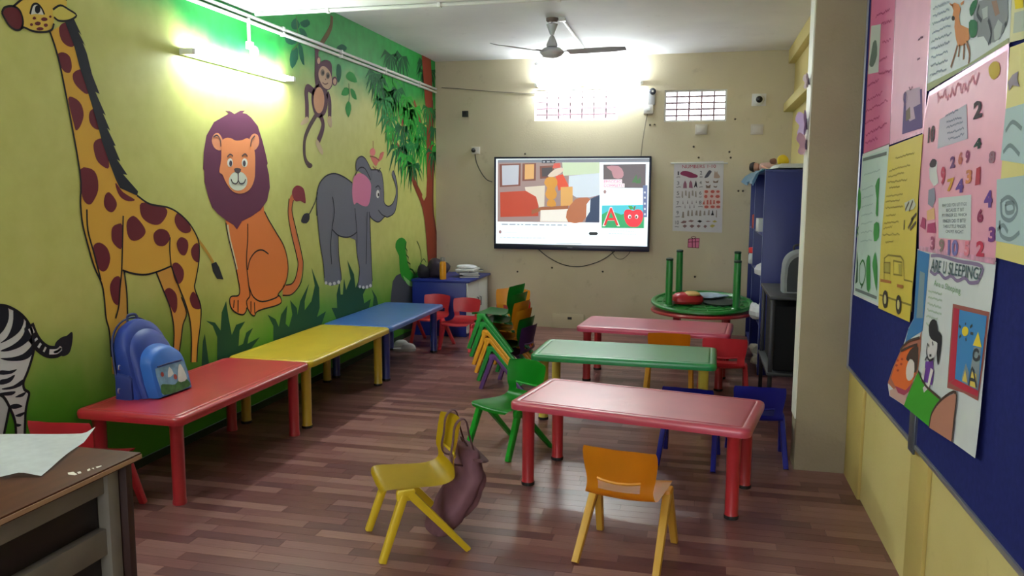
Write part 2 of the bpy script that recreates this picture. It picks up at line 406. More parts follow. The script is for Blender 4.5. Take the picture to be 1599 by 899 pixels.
flat('spots', [P("3431 2394 3468 2427 3517 2432 3527 2381 3522 2323 3479 2315 3440 2339"), P("3411 2262 3449 2279 3489 2265 3499 2219 3483 2185 3448 2185 3423 2213"), P("3504 2183 3549 2210 3592 2206 3615 2117 3591 2092 3548 2108 3507 2141"),
 P("3462 2054 3508 2061 3549 2033 3560 1980 3533 1924 3502 1900 3490 1931"), P("3597 1984 3614 2013 3652 2016 3668 1923 3630 1920 3601 1946"), P("3616 1831 3648 1864 3702 1858 3723 1723 3676 1724 3632 1759"),
 P("3516 1704 3597 1706 3632 1665 3632 1597 3600 1547 3568 1522 3532 1536 3513 1586"), P("3680 1569 3713 1586 3758 1545 3764 1510 3729 1478 3689 1489 3668 1523"), P("3766 1638 3820 1586 3911 1544 3858 1536 3801 1557 3771 1598"),
 P("3963 1525 4073 1518 4176 1491 4183 1452 4121 1400 4045 1400 3974 1433 3950 1477"), P("3836 1420 3878 1452 3921 1441 3979 1384 3982 1347 3929 1317 3868 1316 3836 1354"), P("3722 1395 3756 1411 3801 1403 3788 1285 3755 1282 3716 1319 3711 1360"),
 P("4060 1349 4109 1370 4177 1356 4203 1310 4150 1268 4083 1275 4054 1312"), P("4263 1444 4305 1460 4385 1400 4410 1346 4349 1333 4288 1358 4254 1405"), P("4261 1274 4305 1311 4367 1288 4374 1240 4339 1196 4288 1213"),
 P("4401 1225 4441 1260 4480 1254 4478 1151 4444 1147 4409 1177"), P("3576 1305 3621 1319 3674 1287 3693 1228 3665 1172 3624 1164 3588 1202 3577 1248"), P("4211 1147 4263 1155 4318 1104 4307 1045 4254 1024 4220 1074"),
 P("3682 1088 3718 1123 3759 1118 3754 1056 3739 969 3699 986 3679 1042"), P("4131 999 4181 1009 4239 960 4239 880 4210 851 4173 902 4138 959"), P("4369 930 4409 959 4471 889 4472 840 4401 854 4371 895")], ink((106, 34, 46)), 'W', 3, g, 3)
flat('mane', P("3468 2438 3522 2323 3550 2226 3587 2135 3617 2051 3654 1945 3679 1857 3725 1746 3767 1655 3796 1609 3930 1567 3941 1591 3827 1685 3861 1682 3784 1765 3811 1755 3765 1839 3781 1837 3723 1928 3746 1916 3698 2004 3718 1995 3652 2110 3682 2103 3636 2196 3607 2300 3582 2349 3600 2336 3557 2398 3577 2386 3533 2456"), ink((32, 34, 44)), 'W', 4, g)
stroke('outline', [P("3371 2363 3407 2267 3442 2107 3510 1695 3502 1531 3508 1421 3536 1308 3572 1192 3619 1095 3631 1012 3636 907 3654 833 3659 689"), P("3782 1155 3862 1129 3968 1112 4081 1120 4201 1141"), P("4201 1141 4263 1010 4327 881 4362 767 4365 643 4351 514"),
 P("3930 1568 4035 1518 4187 1497 4285 1463 4385 1400 4456 1323 4485 1260 4478 1151 4436 1031 4421 978 4475 860 4466 750 4429 617 4410 502"), P("4059 1122 4112 1014 4172 889 4198 766 4190 661 4168 552"), P("4285 940 4328 833 4287 765 4259 662 4219 542"),
 P("3810 1456 3794 1315 3775 1156 3754 1056 3738 963 3708 895"), P("3795 1148 3806 1026 3803 905"), P("4203 1316 4194 1239 4200 1135"), P("3543 1497 3542 1386 3577 1260 3613 1119")], OW, DK, 'W', 4, g)
stroke('head_outline', [P("3163 2438 3227 2491 3319 2551 3425 2566 3490 2540"), P("3197 2344 3216 2354 3264 2347 3328 2354 3380 2374 3398 2408"), P("3096 2395 3115 2423 3163 2438 3198 2426 3212 2381 3197 2344 3166 2333 3132 2346 3109 2374 3096 2395"), P("3397 2474 3447 2505 3501 2496 3549 2478 3497 2443 3433 2428 3401 2439"), P("3256 2423 3274 2467 3303 2480 3328 2464 3342 2439")], 0.010, DK, 'W', 6, g)
stroke('tail', P("4476 1288 4561 1207 4633 1124"), 0.022, ink((190, 150, 60)), 'W', 2, g)
flat('tail_tuft', P("4609 1119 4662 1128 4695 1090 4739 1002 4666 1014 4622 1068"), ink((32, 34, 44)), 'W', 3, g)
# lion
l = part(flat('painted_lion', P("4792 1382 4812 1290 4850 1181 4885 1085 4911 988 4928 907 4904 871 4817 874 4801 837 4824 787 4890 746 4959 728 4997 747 5010 769 5060 716 5103 698 5134 722 5227 730 5403 730 5487 745 5473 790 5441 812 5545 869 5603 968 5598 1074 5546 1182 5436 1291 5345 1379 5286 1447 5231 1545 4834 1548"), ink((226, 128, 66)), 'W', 2, None, 3), 'orange lion with purple mane painted sitting on the wall')
stroke('tail', P("5513 831 5651 829 5758 894 5806 1003 5794 1066 5744 1198 5690 1332 5662 1448 5691 1527 5754 1567"), (0.09, 0.055), ink((216, 122, 72)), 'W', 2, l)
flat('tail_tuft', P("5700 1579 5732 1623 5798 1641 5889 1617 5916 1549 5914 1497 5837 1517 5746 1518"), ink((132, 46, 60)), 'W', 3, l, 3)
flat('mane', P("4562 1735 4576 1842 4613 1951 4700 2042 4808 2087 4880 2116 4828 2128 4887 2132 4942 2118 5012 2146 5078 2155 5041 2134 5093 2133 5151 2112 5234 2060 5290 1958 5335 1852 5353 1799 5341 1782 5366 1717 5373 1621 5328 1525 5234 1458 5107 1414 4986 1385 4920 1330 4881 1363 4795 1398 4702 1445 4642 1489 4606 1556 4572 1652 4573 1724"), ink((98, 46, 74)), 'W', 3, l)
flat('ears', [P("4695 1963 4748 1973 4788 1939 4797 1909 4762 1864 4699 1873 4667 1919"), P("5102 1907 5117 1960 5168 2000 5230 1994 5244 1941 5198 1893 5137 1883")], ink((214, 138, 100)), 'W', 4, l, 3)
flat('face', P("4775 1913 4821 1947 4886 1951 4942 1939 5022 1947 5094 1965 5140 1935 5180 1872 5177 1753 5160 1673 5095 1606 4987 1577 4885 1593 4812 1649 4772 1704 4737 1722 4764 1802"), ink((222, 138, 88)), 'W', 5, l, 3)
flat('muzzle', P("5070 1665 5063 1644 5045 1625 5018 1610 4985 1600 4949 1597 4914 1600 4883 1609 4860 1623 4845 1642 4841 1662 4848 1682 4865 1700 4890 1716 4922 1726 4957 1730 4993 1727 5025 1719 5050 1704 5066 1686"), ink((206, 212, 196)), 'W', 6, l)
flat('nose', P("4909 1745 4952 1754 4995 1745 4971 1719 4927 1720"), ink((70, 60, 66)), 'W', 7, l, 2)
flat('eye_whites', [P("4898 1786 4894 1773 4884 1762 4870 1756 4855 1756 4842 1761 4834 1771 4832 1784 4836 1797 4845 1808 4859 1814 4874 1815 4887 1810 4895 1799"), P("5081 1793 5076 1779 5065 1768 5049 1761 5032 1761 5018 1766 5008 1777 5005 1790 5010 1804 5021 1815 5036 1822 5053 1822 5068 1817 5078 1806")], ink((214, 214, 205)), 'W', 6, l)
flat('pupils', [P("4889 1782 4886 1773 4881 1766 4874 1762 4866 1762 4859 1766 4854 1772 4853 1781 4856 1790 4861 1797 4868 1801 4876 1801 4883 1798 4888 1791"), P("5057 1788 5054 1779 5048 1772 5041 1767 5032 1767 5025 1771 5020 1778 5019 1787 5021 1796 5027 1803 5035 1808 5043 1808 5050 1804 5055 1797")], ink((66, 60, 72)), 'W', 7, l)
stroke('face_lines', [P("4834 1824 4868 1842 4901 1831"), P("5010 1835 5051 1853 5081 1838"), P("4868 1675 4889 1650 4929 1646 4954 1670 4957 1718"), P("4954 1670 4975 1647 5022 1651 5047 1678"), P("4683 1944 4726 1959 4760 1931 4763 1888"), P("5126 1908 5141 1955 5187 1988")], 0.010, ink((70, 60, 66)), 'W', 8, l)
stroke('outline', [P("4792 1382 4812 1290 4850 1181 4885 1085 4911 988 4928 907 4904 871 4817 874 4801 837 4824 787 4890 746 4959 728 4997 747 5010 769 5060 716 5103 698 5134 722 5227 730 5403 730 5487 745 5473 790 5441 812 5545 869 5603 968 5598 1074 5546 1182 5436 1291 5345 1379 5286 1447"), P("5057 1365 5049 1246 5028 1136 5028 1040 5044 926 5053 852 5008 818 5019 768"), P("5036 1039 5070 1109 5147 1159 5238 1166 5323 1130"), P("5044 926 5097 838 5215 787 5406 790 5447 811"), P("4855 846 4844 792"), P("4902 840 4896 753"), P("5065 810 5060 729"), P("5109 796 5110 714"),
 P("5511 796 5659 788 5809 868 5848 1000 5836 1073 5786 1206 5731 1336 5692 1447 5721 1527"), P("5564 870 5654 870 5717 909 5764 1007 5752 1070 5702 1190 5650 1329 5631 1439 5652 1538")], 0.011, DK, 'W', 4, l)
stroke('fur_edge', P("4806 1367 4824 1274 4863 1164 4899 1052"), 0.03, ink((214, 206, 170)), 'W', 3, l)
# elephant
e = part(flat('painted_elephant', P("6110 1548 6130 1610 6184 1673 6307 1730 6469 1749 6656 1720 6812 1672 7208 1507 7199 1291 7213 1072 7226 833 7235 721 7233 662 7084 660 6896 701 6911 746 6941 869 6889 1023 6861 1147 6709 1181 6499 1204 6502 1035 6539 864 6544 805 6519 774 6349 774 6225 805 6217 856 6200 994 6150 1156 6125 1315 6110 1424"), ink((112, 114, 128)), 'W', 2), 'grey elephant with pink ear painted on the wall')
flat('head', P("7065 1754 7243 1803 7473 1800 7542 1709 7561 1578 7568 1484 7680 1445 7809 1481 7891 1578 7868 1675 7783 1770 7831 1813 7896 1733 7935 1617 7914 1480 7832 1374 7651 1335 7577 1343 7454 1300 7360 1299 7224 1344 7161 1436 7033 1508 6975 1648"), ink((112, 114, 128)), 'W', 3, e, 3)
flat('ear_back', P("6906 1785 6901 1845 6944 1898 7029 1922 7114 1905 7200 1846 7278 1795 7261 1704 7107 1737 6981 1778"), ink((104, 106, 122)), 'W', 4, e, 3)
flat('ear_inside', P("6833 1698 6876 1741 6980 1766 7108 1746 7216 1695 7245 1632 7208 1507 7139 1454 7010 1465 6906 1492 6843 1476 6807 1579"), ink((216, 128, 166)), 'W', 5, e, 3)
flat('eye', P("7450 1571 7445 1553 7433 1539 7416 1531 7397 1532 7380 1539 7369 1554 7366 1571 7371 1588 7383 1602 7400 1610 7419 1610 7436 1603 7447 1588"), ink((225, 225, 222)), 'W', 4, e)
flat('pupil', P("7441 1563 7438 1555 7433 1549 7425 1546 7417 1546 7409 1549 7404 1556 7403 1564 7405 1572 7410 1578 7418 1581 7427 1581 7434 1578 7439 1571"), DK, 'W', 5, e)
stroke('outline', [P("6102 1393 6110 1548 6130 1610 6184 1673 6307 1730 6469 1749 6656 1720 6812 1672"), P("6105 1455 6125 1315 6150 1156 6200 994 6217 856"), P("6499 1204 6502 1035 6539 864 6544 805"), P("6405 1547 6435 1417 6385 1288 6348 1128 6358 964"), P("6384 1264 6517 1203 6709 1181 6864 1208 6894 1232"), P("6862 1441 6897 1197 6889 1023 6941 869 6911 746"), P("7202 1363 7213 1072 7226 833 7235 721"), P("7137 1400 7118 1150 7094 900"),
 P("7243 1803 7473 1800 7542 1709 7561 1578 7568 1484 7680 1445 7809 1481 7891 1578 7868 1675 7783 1770"), P("7831 1813 7896 1733 7935 1617 7914 1480 7832 1374 7651 1335 7577 1343 7454 1300 7360 1299 7224 1344 7181 1399"), P("7411 1412 7505 1364 7602 1342"), P("6906 1785 6901 1845 6944 1898 7029 1922 7114 1905 7200 1846 7243 1803"), P("6876 1741 6982 1813 7110 1808 7238 1704"), P("7350 1633 7420 1652 7476 1615"), P("6129 1587 6075 1502 5972 1409"), P("7450 1808 7484 1828"), P("7403 1802 7454 1785")], 0.012, ink((44, 44, 56)), 'W', 6, e)
flat('tail_tuft', P("5893 1414 5973 1415 5976 1366 5921 1335 5837 1348 5851 1385"), ink((48, 48, 58)), 'W', 3, e, 2)
flat('toenails', [P("6268 810 6265 804 6258 799 6248 798 6237 799 6227 803 6221 809 6219 815 6222 821 6229 825 6239 827 6249 826 6259 822 6266 816"), P("6349 791 6346 785 6338 781 6326 779 6314 780 6302 785 6295 791 6292 797 6295 803 6303 807 6315 809 6328 808 6339 804 6347 798"), P("6434 786 6430 780 6422 776 6410 774 6397 776 6385 780 6377 786 6375 793 6378 799 6386 803 6398 805 6411 803 6423 799 6431 793"), P("6520 789 6517 782 6508 777 6496 775 6482 776 6471 781 6463 788 6460 795 6463 802 6472 807 6484 809 6497 807 6509 803 6517 796"), P("6968 697 6965 691 6958 687 6948 685 6936 686 6926 690 6919 696 6917 702 6920 708 6927 712 6937 714 6949 713 6959 709 6966 703"), P("7050 680 7046 674 7038 670 7025 669 7012 670 7000 675 6992 680 6989 687 6992 693 7001 697 7013 698 7027 697 7039 693 7047 687"), P("7138 673 7134 667 7126 662 7113 660 7099 662 7087 666 7079 673 7076 681 7079 687 7088 692 7101 694 7114 692 7127 688 7135 681"), P("7219 677 7216 670 7207 665 7194 664 7180 665 7168 670 7159 677 7156 684 7160 691 7169 696 7181 697 7195 696 7208 691 7217 684")], ink((214, 214, 214)), 'W', 5, e)
# bird
bd = part(flat('painted_bird', P("7239 1928 7316 1936 7430 1908 7490 1975 7586 1989 7526 1916 7429 1881 7381 1843 7313 1864"), ink((214, 120, 110)), 'W', 3, None, 2), 'small pink bird painted above the elephant')
flat('head', P("7363 1978 7356 1960 7336 1946 7308 1937 7278 1936 7251 1942 7233 1955 7227 1971 7234 1989 7254 2003 7281 2012 7311 2014 7339 2008 7357 1995"), ink((224, 130, 130)), 'W', 4, bd)
stroke('crest', [P("7310 2011 7308 2083"), P("7225 1932 7361 1927 7454 1900"), P("7289 1840 7357 1815 7372 1837")], 0.012, ink((150, 90, 70)), 'W', 5, bd)
# monkey
mk = part(flat('painted_monkey', P("6167 2467 6276 2495 6352 2448 6356 2327 6288 2235 6168 2203 6095 2245 6062 2337 6089 2416"), ink((92, 60, 78)), 'W', 3, None, 3), 'brown monkey with tan belly hanging from a painted vine')
MB = ink((92, 60, 78)); MS = ink((196, 164, 142))
stroke('vine', P("6471 3084 6443 2980 6293 2840 6182 2751"), 0.05, ink((96, 82, 50)), 'W', 2, mk)
stroke('limbs', [P("6176 2757 6170 2640 6161 2528 6175 2447"), P("6118 2399 6017 2425 5977 2389 5983 2288 5977 2182"), P("6351 2426 6393 2360 6386 2224"), P("6215 2228 6259 2161 6230 2088 6164 2011")], 0.062, MB, 'W', 3, mk)
stroke('tail', P("6139 2221 6014 2114 5934 2013 5919 1903 5947 1836 6004 1804"), 0.045, ink((86, 66, 66)), 'W', 2, mk)
flat('tail_tip', P("6051 1805 6046 1796 6032 1788 6013 1784 5992 1783 5973 1787 5961 1793 5957 1802 5962 1811 5975 1819 5994 1824 6015 1824 6034 1821 6047 1814"), ink((80, 58, 60)), 'W', 3, mk)
flat('ears', [P("6245 2675 6239 2657 6226 2642 6207 2632 6186 2629 6168 2634 6157 2645 6153 2660 6158 2677 6172 2692 6190 2702 6211 2706 6229 2701 6241 2690"), P("6551 2549 6545 2532 6529 2516 6507 2505 6483 2502 6462 2507 6448 2519 6444 2535 6450 2553 6465 2569 6487 2579 6511 2582 6532 2578 6546 2566")], MB, 'W', 4, mk)
flat('ear_insides', [P("6232 2673 6229 2661 6221 2650 6209 2643 6197 2642 6186 2645 6179 2653 6177 2664 6180 2676 6189 2686 6200 2693 6212 2695 6223 2692 6230 2684"), P("6530 2544 6526 2531 6517 2520 6503 2513 6488 2511 6475 2515 6466 2523 6464 2535 6467 2547 6477 2558 6491 2565 6506 2567 6519 2564 6528 2555")], MS, 'W', 5, mk)
flat('head', P("6183 2600 6238 2661 6349 2698 6438 2681 6446 2582 6442 2495 6352 2448 6228 2468 6185 2531"), MB, 'W', 6, mk, 3)
flat('face', P("6204 2589 6258 2632 6330 2636 6408 2605 6438 2552 6429 2500 6369 2460 6290 2461 6229 2496 6195 2540"), MS, 'W', 7, mk, 3)
flat('eyes', [P("6306 2587 6301 2574 6290 2563 6275 2556 6258 2553 6243 2557 6234 2565 6230 2577 6235 2589 6246 2601 6261 2608 6278 2611 6292 2607 6302 2599"), P("6400 2575 6396 2562 6385 2551 6369 2543 6352 2541 6337 2544 6326 2553 6323 2564 6328 2577 6339 2589 6354 2596 6372 2599 6387 2596 6397 2587")], ink((120, 104, 96)), 'W', 8, mk)
flat('pupils', [P("6293 2583 6291 2576 6285 2570 6277 2565 6269 2564 6262 2566 6257 2571 6255 2577 6257 2584 6263 2590 6271 2595 6279 2596 6286 2594 6291 2589"), P("6384 2570 6382 2563 6376 2557 6368 2553 6360 2551 6352 2553 6347 2558 6345 2565 6348 2572 6353 2578 6361 2582 6370 2583 6377 2581 6382 2577")], DK, 'W', 9, mk)
stroke('smile', [P("6260 2500 6307 2492 6365 2508"), P("6309 2534 6328 2533")], 0.010, ink((110, 80, 80)), 'W', 8, mk)
flat('belly', P("6294 2359 6287 2324 6271 2292 6248 2266 6219 2248 6188 2240 6158 2242 6132 2255 6112 2276 6100 2305 6097 2337 6103 2371 6119 2402 6141 2428 6169 2447 6200 2456 6230 2454 6257 2442 6278 2421 6291 2392"), ink((214, 160, 128)), 'W', 4, mk)
flat('hands', [P("5990 2194 6011 2162 5943 2133 5866 2118 5887 2147 5946 2183"), P("6351 2226 6416 2232 6425 2153 6385 2140 6339 2182"), P("6128 2018 6173 2011 6247 1933 6230 1900 6169 1929 6117 1983")], ink((206, 184, 146)), 'W', 4, mk, 2)
# hanging leaves
lv = part(flat('painted_leaves', [P("5723 2603 5767 2688 5850 2715 5859 2631 5759 2538"), P("5865 2750 5934 2729 5960 2594 5887 2636"), P("5667 2766 5773 2792 5867 2770 5769 2720 5678 2723"), P("5765 2886 5835 2933 5901 2901 5858 2853 5776 2844"), P("5902 2914 6032 2966 6073 2935 5970 2888"), P("5886 2865 5970 2875 6024 2825 5925 2820"), P("6535 2637 6561 2699 6629 2688 6632 2607 6577 2538 6539 2580"), P("6551 2835 6655 2882 6760 2871 6705 2825 6584 2812")], ink((16, 92, 66)), 'W', 2, None, 2), 'dark green leaves painted around the monkey')
flat('light_leaves', [P("6731 2628 6804 2669 6913 2654 6966 2595 6836 2583 6740 2600"), P("6624 2444 6690 2511 6779 2515 6795 2479 6722 2445"), P("6815 2519 6906 2508 6952 2436 6848 2447"), P("6699 2333 6755 2399 6809 2390 6825 2338 6760 2256")], ink((28, 140, 52)), 'W', 3, lv, 2)
stroke('stems', [P("5850 2955 5858 2853 5865 2750 5767 2681"), P("6781 2560 6791 2464 6773 2394")], 0.014, ink((70, 110, 60)), 'W', 3, lv, 3)
# tree
tr = part(flat('painted_tree', P("8700 3247 9006 3301 9075 2835 9095 2492 9106 2231 9110 1915 9087 1614 9093 1364 9177 1145 9259 977 9308 845 9395 464 8943 513 8861 878 8824 1091 8776 1267 8703 1407 8605 1511 8393 1710 8450 1724 8656 1561 8756 1489 8840 1544 8870 1734 8860 1958 8877 2216 8857 2470 8788 2799"), ink((136, 56, 34)), 'W', 8), 'tall reddish brown tree painted in the corner')
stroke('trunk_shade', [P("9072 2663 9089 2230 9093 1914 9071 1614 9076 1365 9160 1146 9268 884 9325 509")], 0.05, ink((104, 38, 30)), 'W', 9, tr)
stroke('branches', [P("8685 1518 8438 1709 8258 1928 7912 2092 7598 2369"), P("8214 2201 8115 2302 8046 2456"), P("8946 2034 8849 2225 8706 2350 8463 2590")], (0.11, 0.05), ink((138, 66, 44)), 'W', 2, tr)
def leaf_tuft(c, size, rnd):
    out = []
    for i in range(8):
        a = radians(182+176*i/7+rnd.uniform(-8, 8))
        ln = size*rnd.uniform(0.75, 1.1)
        dx, dz = cos(a), sin(a)
        tip = (c[0]+dx*ln*0.9, c[1]+dz*ln*0.8-ln*0.25)
        mid = (c[0]+dx*ln*0.5, c[1]+dz*ln*0.4+ln*0.03)
        nx, nz = -dz, dx; w = size*0.075
        out.append([c, (mid[0]+nx*w, mid[1]+nz*w), tip, (mid[0]-nx*w, mid[1]-nz*w)])
    return out
rnd = random.Random(3)
TG = [ink((16, 96, 52)), ink((44, 160, 52)), ink((26, 128, 60))]
for i, c in enumerate(P("7396 2734 7542 2631 7603 2513 7793 2739 7979 2651 8226 2600 7756 2341 7822 2243 8090 2282 8349 2357 8735 2362 8488 2518 8008 2062 8233 1982 8450 2123 8674 2194 8405 1896 8787 2085 8161 2143 7926 2514 7458 2686 8537 2298 7696 2599 8274 2479")):
    flat_joined('leaf_tuft', leaf_tuft(c, rnd.uniform(0.30, 0.40), rnd), TG[(0, 1, 2, 1)[i % 4]], 'W', 4+i % 3, tr)
for i, c in enumerate(P("9156 2346 9196 2157 8916 2562 9087 2061")): flat_joined('leaf_tuft', leaf_tuft(c, rnd.uniform(0.28, 0.36), rnd), TG[i % 3], 'W', 10, tr)
for c in P("7801 2978 8113 3012 8782 3063 9046 3007 8837 2938 9129 2563"): flat_joined('leaf_tuft', leaf_tuft(c, rnd.uniform(0.26, 0.34), rnd), ink((14, 84, 46)), 'W', 4, tr)
# crocodile and the rock under it
rk = part(flat('painted_rock', P("7693 163 7710 462 7739 567 7774 659 7872 709 8005 720 8139 657 8277 553 8496 554 8591 557 8588 12"), ink((66, 70, 82)), 'W', 1), 'dark grey rock painted below the crocodile')
ck = part(flat('painted_crocodile', P("7858 1006 7899 1080 8050 1105 8189 1048 8159 966 8210 819 8305 721 8432 668 8566 717 8628 789 8702 707 8623 607 8458 563 8203 592 8016 690 7968 821 7958 918"), ink((34, 138, 30)), 'W', 3, None, 2), 'green crocodile painted with open jaws in the corner')
flat('belly', P("8070 692 8287 602 8489 598 8579 628 8502 553 8321 541 8182 589"), ink((130, 186, 112)), 'W', 4, ck, 2)
stroke('jaw', [P("8515 1039 8617 948 8659 828 8641 725"), P("8658 789 8736 817 8828 767")], 0.012, ink((24, 60, 24)), 'W', 4, ck)
stroke('ridge', [P("8162 1040 8147 992 8200 951 8178 904 8239 874 8210 827 8293 795 8277 746 8376 719 8432 668")], 0.02, ink((14, 70, 20)), 'W', 4, ck, 0)
# zebra
zb = part(flat('painted_zebra', P("2733 1060 2825 1079 2919 1078 2977 1070 3021 1056 3076 1021 3115 980 3138 936 3148 879 3145 825 3125 775 3099 726 3074 686 3076 650 3101 625 3087 583 3071 524 3055 400 3040 277 3003 289 3009 415 3011 504 2991 573 2956 644 2904 674 2704 724"), ink((206, 208, 206)), 'W', 2), 'black and white zebra painted at the left end of the wall')
flat('far_leg', P("2904 674 2961 643 2985 583 2963 518 2944 462 2923 317 2875 334"), ink((196, 198, 198)), 'W', 1, zb)
flat('stripes', [P("2957 1069 2987 1067 3018 1052 3017 1000 2993 960 2966 938 2946 933"), P("3048 1039 3081 1018 3102 986 3085 944 3046 916 2993 899 2962 896 2999 915 3028 954 3042 996"), P("3114 975 3138 931 3143 899 3111 873 3062 855 2999 850 2959 860 3021 872 3076 897 3106 936"), P("3146 862 3146 830 3121 798 3067 791 2995 806 2956 826 3017 817 3080 820 3125 843"), P("2952 769 3001 757 3043 755 3010 741 2950 750"), P("2948 725 2988 724 3030 732 3002 703 2946 703"), P("2954 684 3016 682 3075 700 3068 674 3014 667 2964 675"), P("2943 665 3024 653 3002 639 2942 654"), P("3021 625 3054 633 3086 634 3063 617"), P("2993 594 3029 591 3059 571 3022 569 2991 580"), P("3014 539 3078 540 3044 524"), P("3011 500 3046 485 3030 479 3010 487")], ink((26, 28, 38)), 'W', 3, zb, 3)
stroke('outline', [P("2919 1078 2977 1070 3021 1056 3076 1021 3115 980 3138 936 3148 879 3145 825 3125 775 3099 726 3074 686 3076 650 3101 625 3087 583 3071 524 3052 364"), P("2904 674 2956 644 2991 573 3011 504 3009 415"), P("2985 583 2963 518 2944 462")], 0.014, DK, 'W', 4, zb)
stroke('tail', P("3128 951 3151 888 3185 838 3234 802 3291 791 3319 806"), 0.062, DK, 'W', 2, zb)
stroke('tail_hair', [P("3133 938 3148 907"), P("3158 880 3163 869"), P("3177 848 3187 838"), P("3207 821 3216 814"), P("3239 800 3286 793 3314 805")], 0.026, ink((206, 208, 206)), 'W', 4, zb)
flat('tail_tuft', P("3274 800 3281 837 3321 858 3357 861 3393 874 3391 826 3368 772 3331 760 3302 771"), ink((30, 30, 36)), 'W', 3, zb, 3)
stroke('tuft_streak', P("3268 792 3297 794 3317 809"), 0.014, ink((206, 208, 206)), 'W', 4, zb)
ZF = [(2.76, 1.064), (2.5, 1.03), (2.36, 1.08), (2.22, 1.35), (2.12, 1.43), (2.03, 1.37), (1.9, 1.18), (1.92, 1.11), (2.05, 1.15), (2.12, 1.08), (2.15, .9), (2.2, .75), (2.21, .5), (2.2, .28), (2.27, .28), (2.30, .55), (2.34, .68), (2.5, .66), (2.76, .69)]
flat('forequarters', ZF, ink((206, 208, 206)), 'W', 2, zb)
flat('stripes', [[(2.86, 1.075), (2.80, 1.072), (2.77, .95), (2.79, .82), (2.84, .95)], [(2.72, 1.06), (2.66, 1.05), (2.63, .9), (2.65, .76), (2.70, .92)], [(2.58, 1.04), (2.53, 1.03), (2.50, .88), (2.52, .74), (2.56, .9)], [(2.46, 1.04), (2.41, 1.05), (2.36, .9), (2.38, .76), (2.44, .9)], [(2.33, 1.12), (2.30, 1.16), (2.18, .98), (2.17, .88), (2.27, .98)], [(2.25, 1.28), (2.22, 1.34), (2.12, 1.14), (2.14, 1.08)], [(2.22, .62), (2.29, .60), (2.29, .56), (2.215, .58)], [(2.21, .48), (2.285, .46), (2.28, .42), (2.21, .44)]], ink((26, 28, 38)), 'W', 3, zb, 2)
flat('mane', [(2.42, 1.06), (2.38, 1.16), (2.26, 1.40), (2.14, 1.50), (2.10, 1.44), (2.22, 1.34), (2.36, 1.08)], ink((30, 30, 36)), 'W', 3, zb)
flat('muzzle', [(1.955, 1.255), (1.9, 1.18), (1.92, 1.11), (1.99, 1.13)], ink((30, 30, 36)), 'W', 3, zb); flat('eye', [(2.055+.012*cos(a), 1.31+.018*sin(a)) for a in [i*pi/5 for i in range(10)]], DK, 'W', 3, zb)
stroke('outline', [[(2.92, 1.078), (2.76, 1.064), (2.5, 1.03), (2.36, 1.08)], [(2.12, 1.43), (2.03, 1.37), (1.9, 1.18), (1.92, 1.11), (2.05, 1.15), (2.12, 1.08), (2.15, .9), (2.2, .75), (2.21, .5), (2.2, .28)], [(2.27, .28), (2.30, .55), (2.34, .68), (2.5, .66), (2.76, .69), (2.90, .67)]], 0.014, DK, 'W', 4, zb)
# grass
GR = ink((18, 76, 50))
gr = part(flat('painted_grass', P("4631 442 4643 624 4598 707 4527 753 4624 725 4684 662 4705 782 4762 853 4781 739 4813 609 4871 670 4984 676 4910 624 4889 516 4946 521 4993 594 5083 614 5020 556 5003 511 5168 530 5121 505 4895 386"), GR, 'W', 1), 'dark green grass painted along the foot of the animals')
for pts in (P("4459 464 4484 622 4509 670 4543 446"), P("5354 471 5361 582 5286 679 5397 628 5442 560 5481 650 5581 709 5545 569 5595 534 5654 624 5625 744 5728 667 5736 611 5786 714 5945 842 5861 704 5857 630 5976 689 6042 812 5991 968 6121 784 6120 612 6068 542 6235 566 6123 437 5733 429"), P("6469 420 6343 580 6453 564 6446 686 6519 803 6527 676 6573 670 6603 814 6645 703 6745 795 6681 973 6820 829 6849 699 6917 756 7073 778 6939 689 7134 699 7014 615 7036 525 7198 548 7111 405"), P("7220 411 7270 561 7218 645 7337 552 7417 382")):
    flat('grass_tuft', pts, GR, 'W', 1, gr)
for o in (g, l, e, bd, mk, lv, tr, rk, ck, zb, gr): o.parent = wall_left

# ------------------------------------------------------------------ tables
def rrect(lx, ly, r, n=5):
    out = []
    for cx, cy, a0 in ((lx-r, ly-r, 0), (-lx+r, ly-r, 90), (-lx+r, -ly+r, 180), (lx-r, -ly+r, 270)):
        for i in range(n+1):
            a = radians(a0+90*i/n); out.append((cx+r*cos(a), cy+r*sin(a)))
    return out
PLASTIC = {}
def plastic(name, rgb, rough=0.36): return mat('plastic_'+name, rgb, rough, var=0.07, scale=6, spec=0.6, coat=0.0 if name.startswith('chair') else 0.6)
M_FOOT = mat('dark_rubber', (30, 28, 28), 0.7)
def make_table(label, cx, cy, ang, ln, wd, zt, topm, legm, legr=0.034, group='rectangular plastic activity tables'):
    t = empty('activity_table', (cx, cy, 0), ang); tag(t, label, 'table', group)
    bm = bmesh.new()
    prof = [(0.016, zt-0.048), (0.002, zt-0.044), (0.0, zt-0.030), (0.0, zt-0.016), (0.004, zt-0.006), (0.012, zt-0.0008), (0.03, zt), (0.040, zt), (0.0425, zt-0.0022), (0.0455, zt-0.0022), (0.048, zt), (0.06, zt)]
    rings(bm, [[(x, y, z) for x, y in rrect(ln/2-i, wd/2-i, 0.05-min(i, .04)*.8)] for i, z in prof])
    from_bm('tabletop', bm, topm, t, True)
    for sx in (-1, 1):
        for sy in (-1, 1):
            x, y = sx*(ln/2-0.085), sy*(wd/2-0.085)
            lg = lathe_o('leg', [(legr*1.08, zt-0.049), (legr*1.08, zt-0.07), (legr, zt-0.074), (legr*0.96, 0.03), (legr*1.04, 0.018)], legm, t, 18, (x, y, 0))
            lathe_o('foot_cap', [(legr*1.05, 0.018), (legr*1.07, 0.012), (legr*1.05, 0.0)], M_FOOT if legm is not topm else legm, lg, 18, (x, y, 0))
    return t
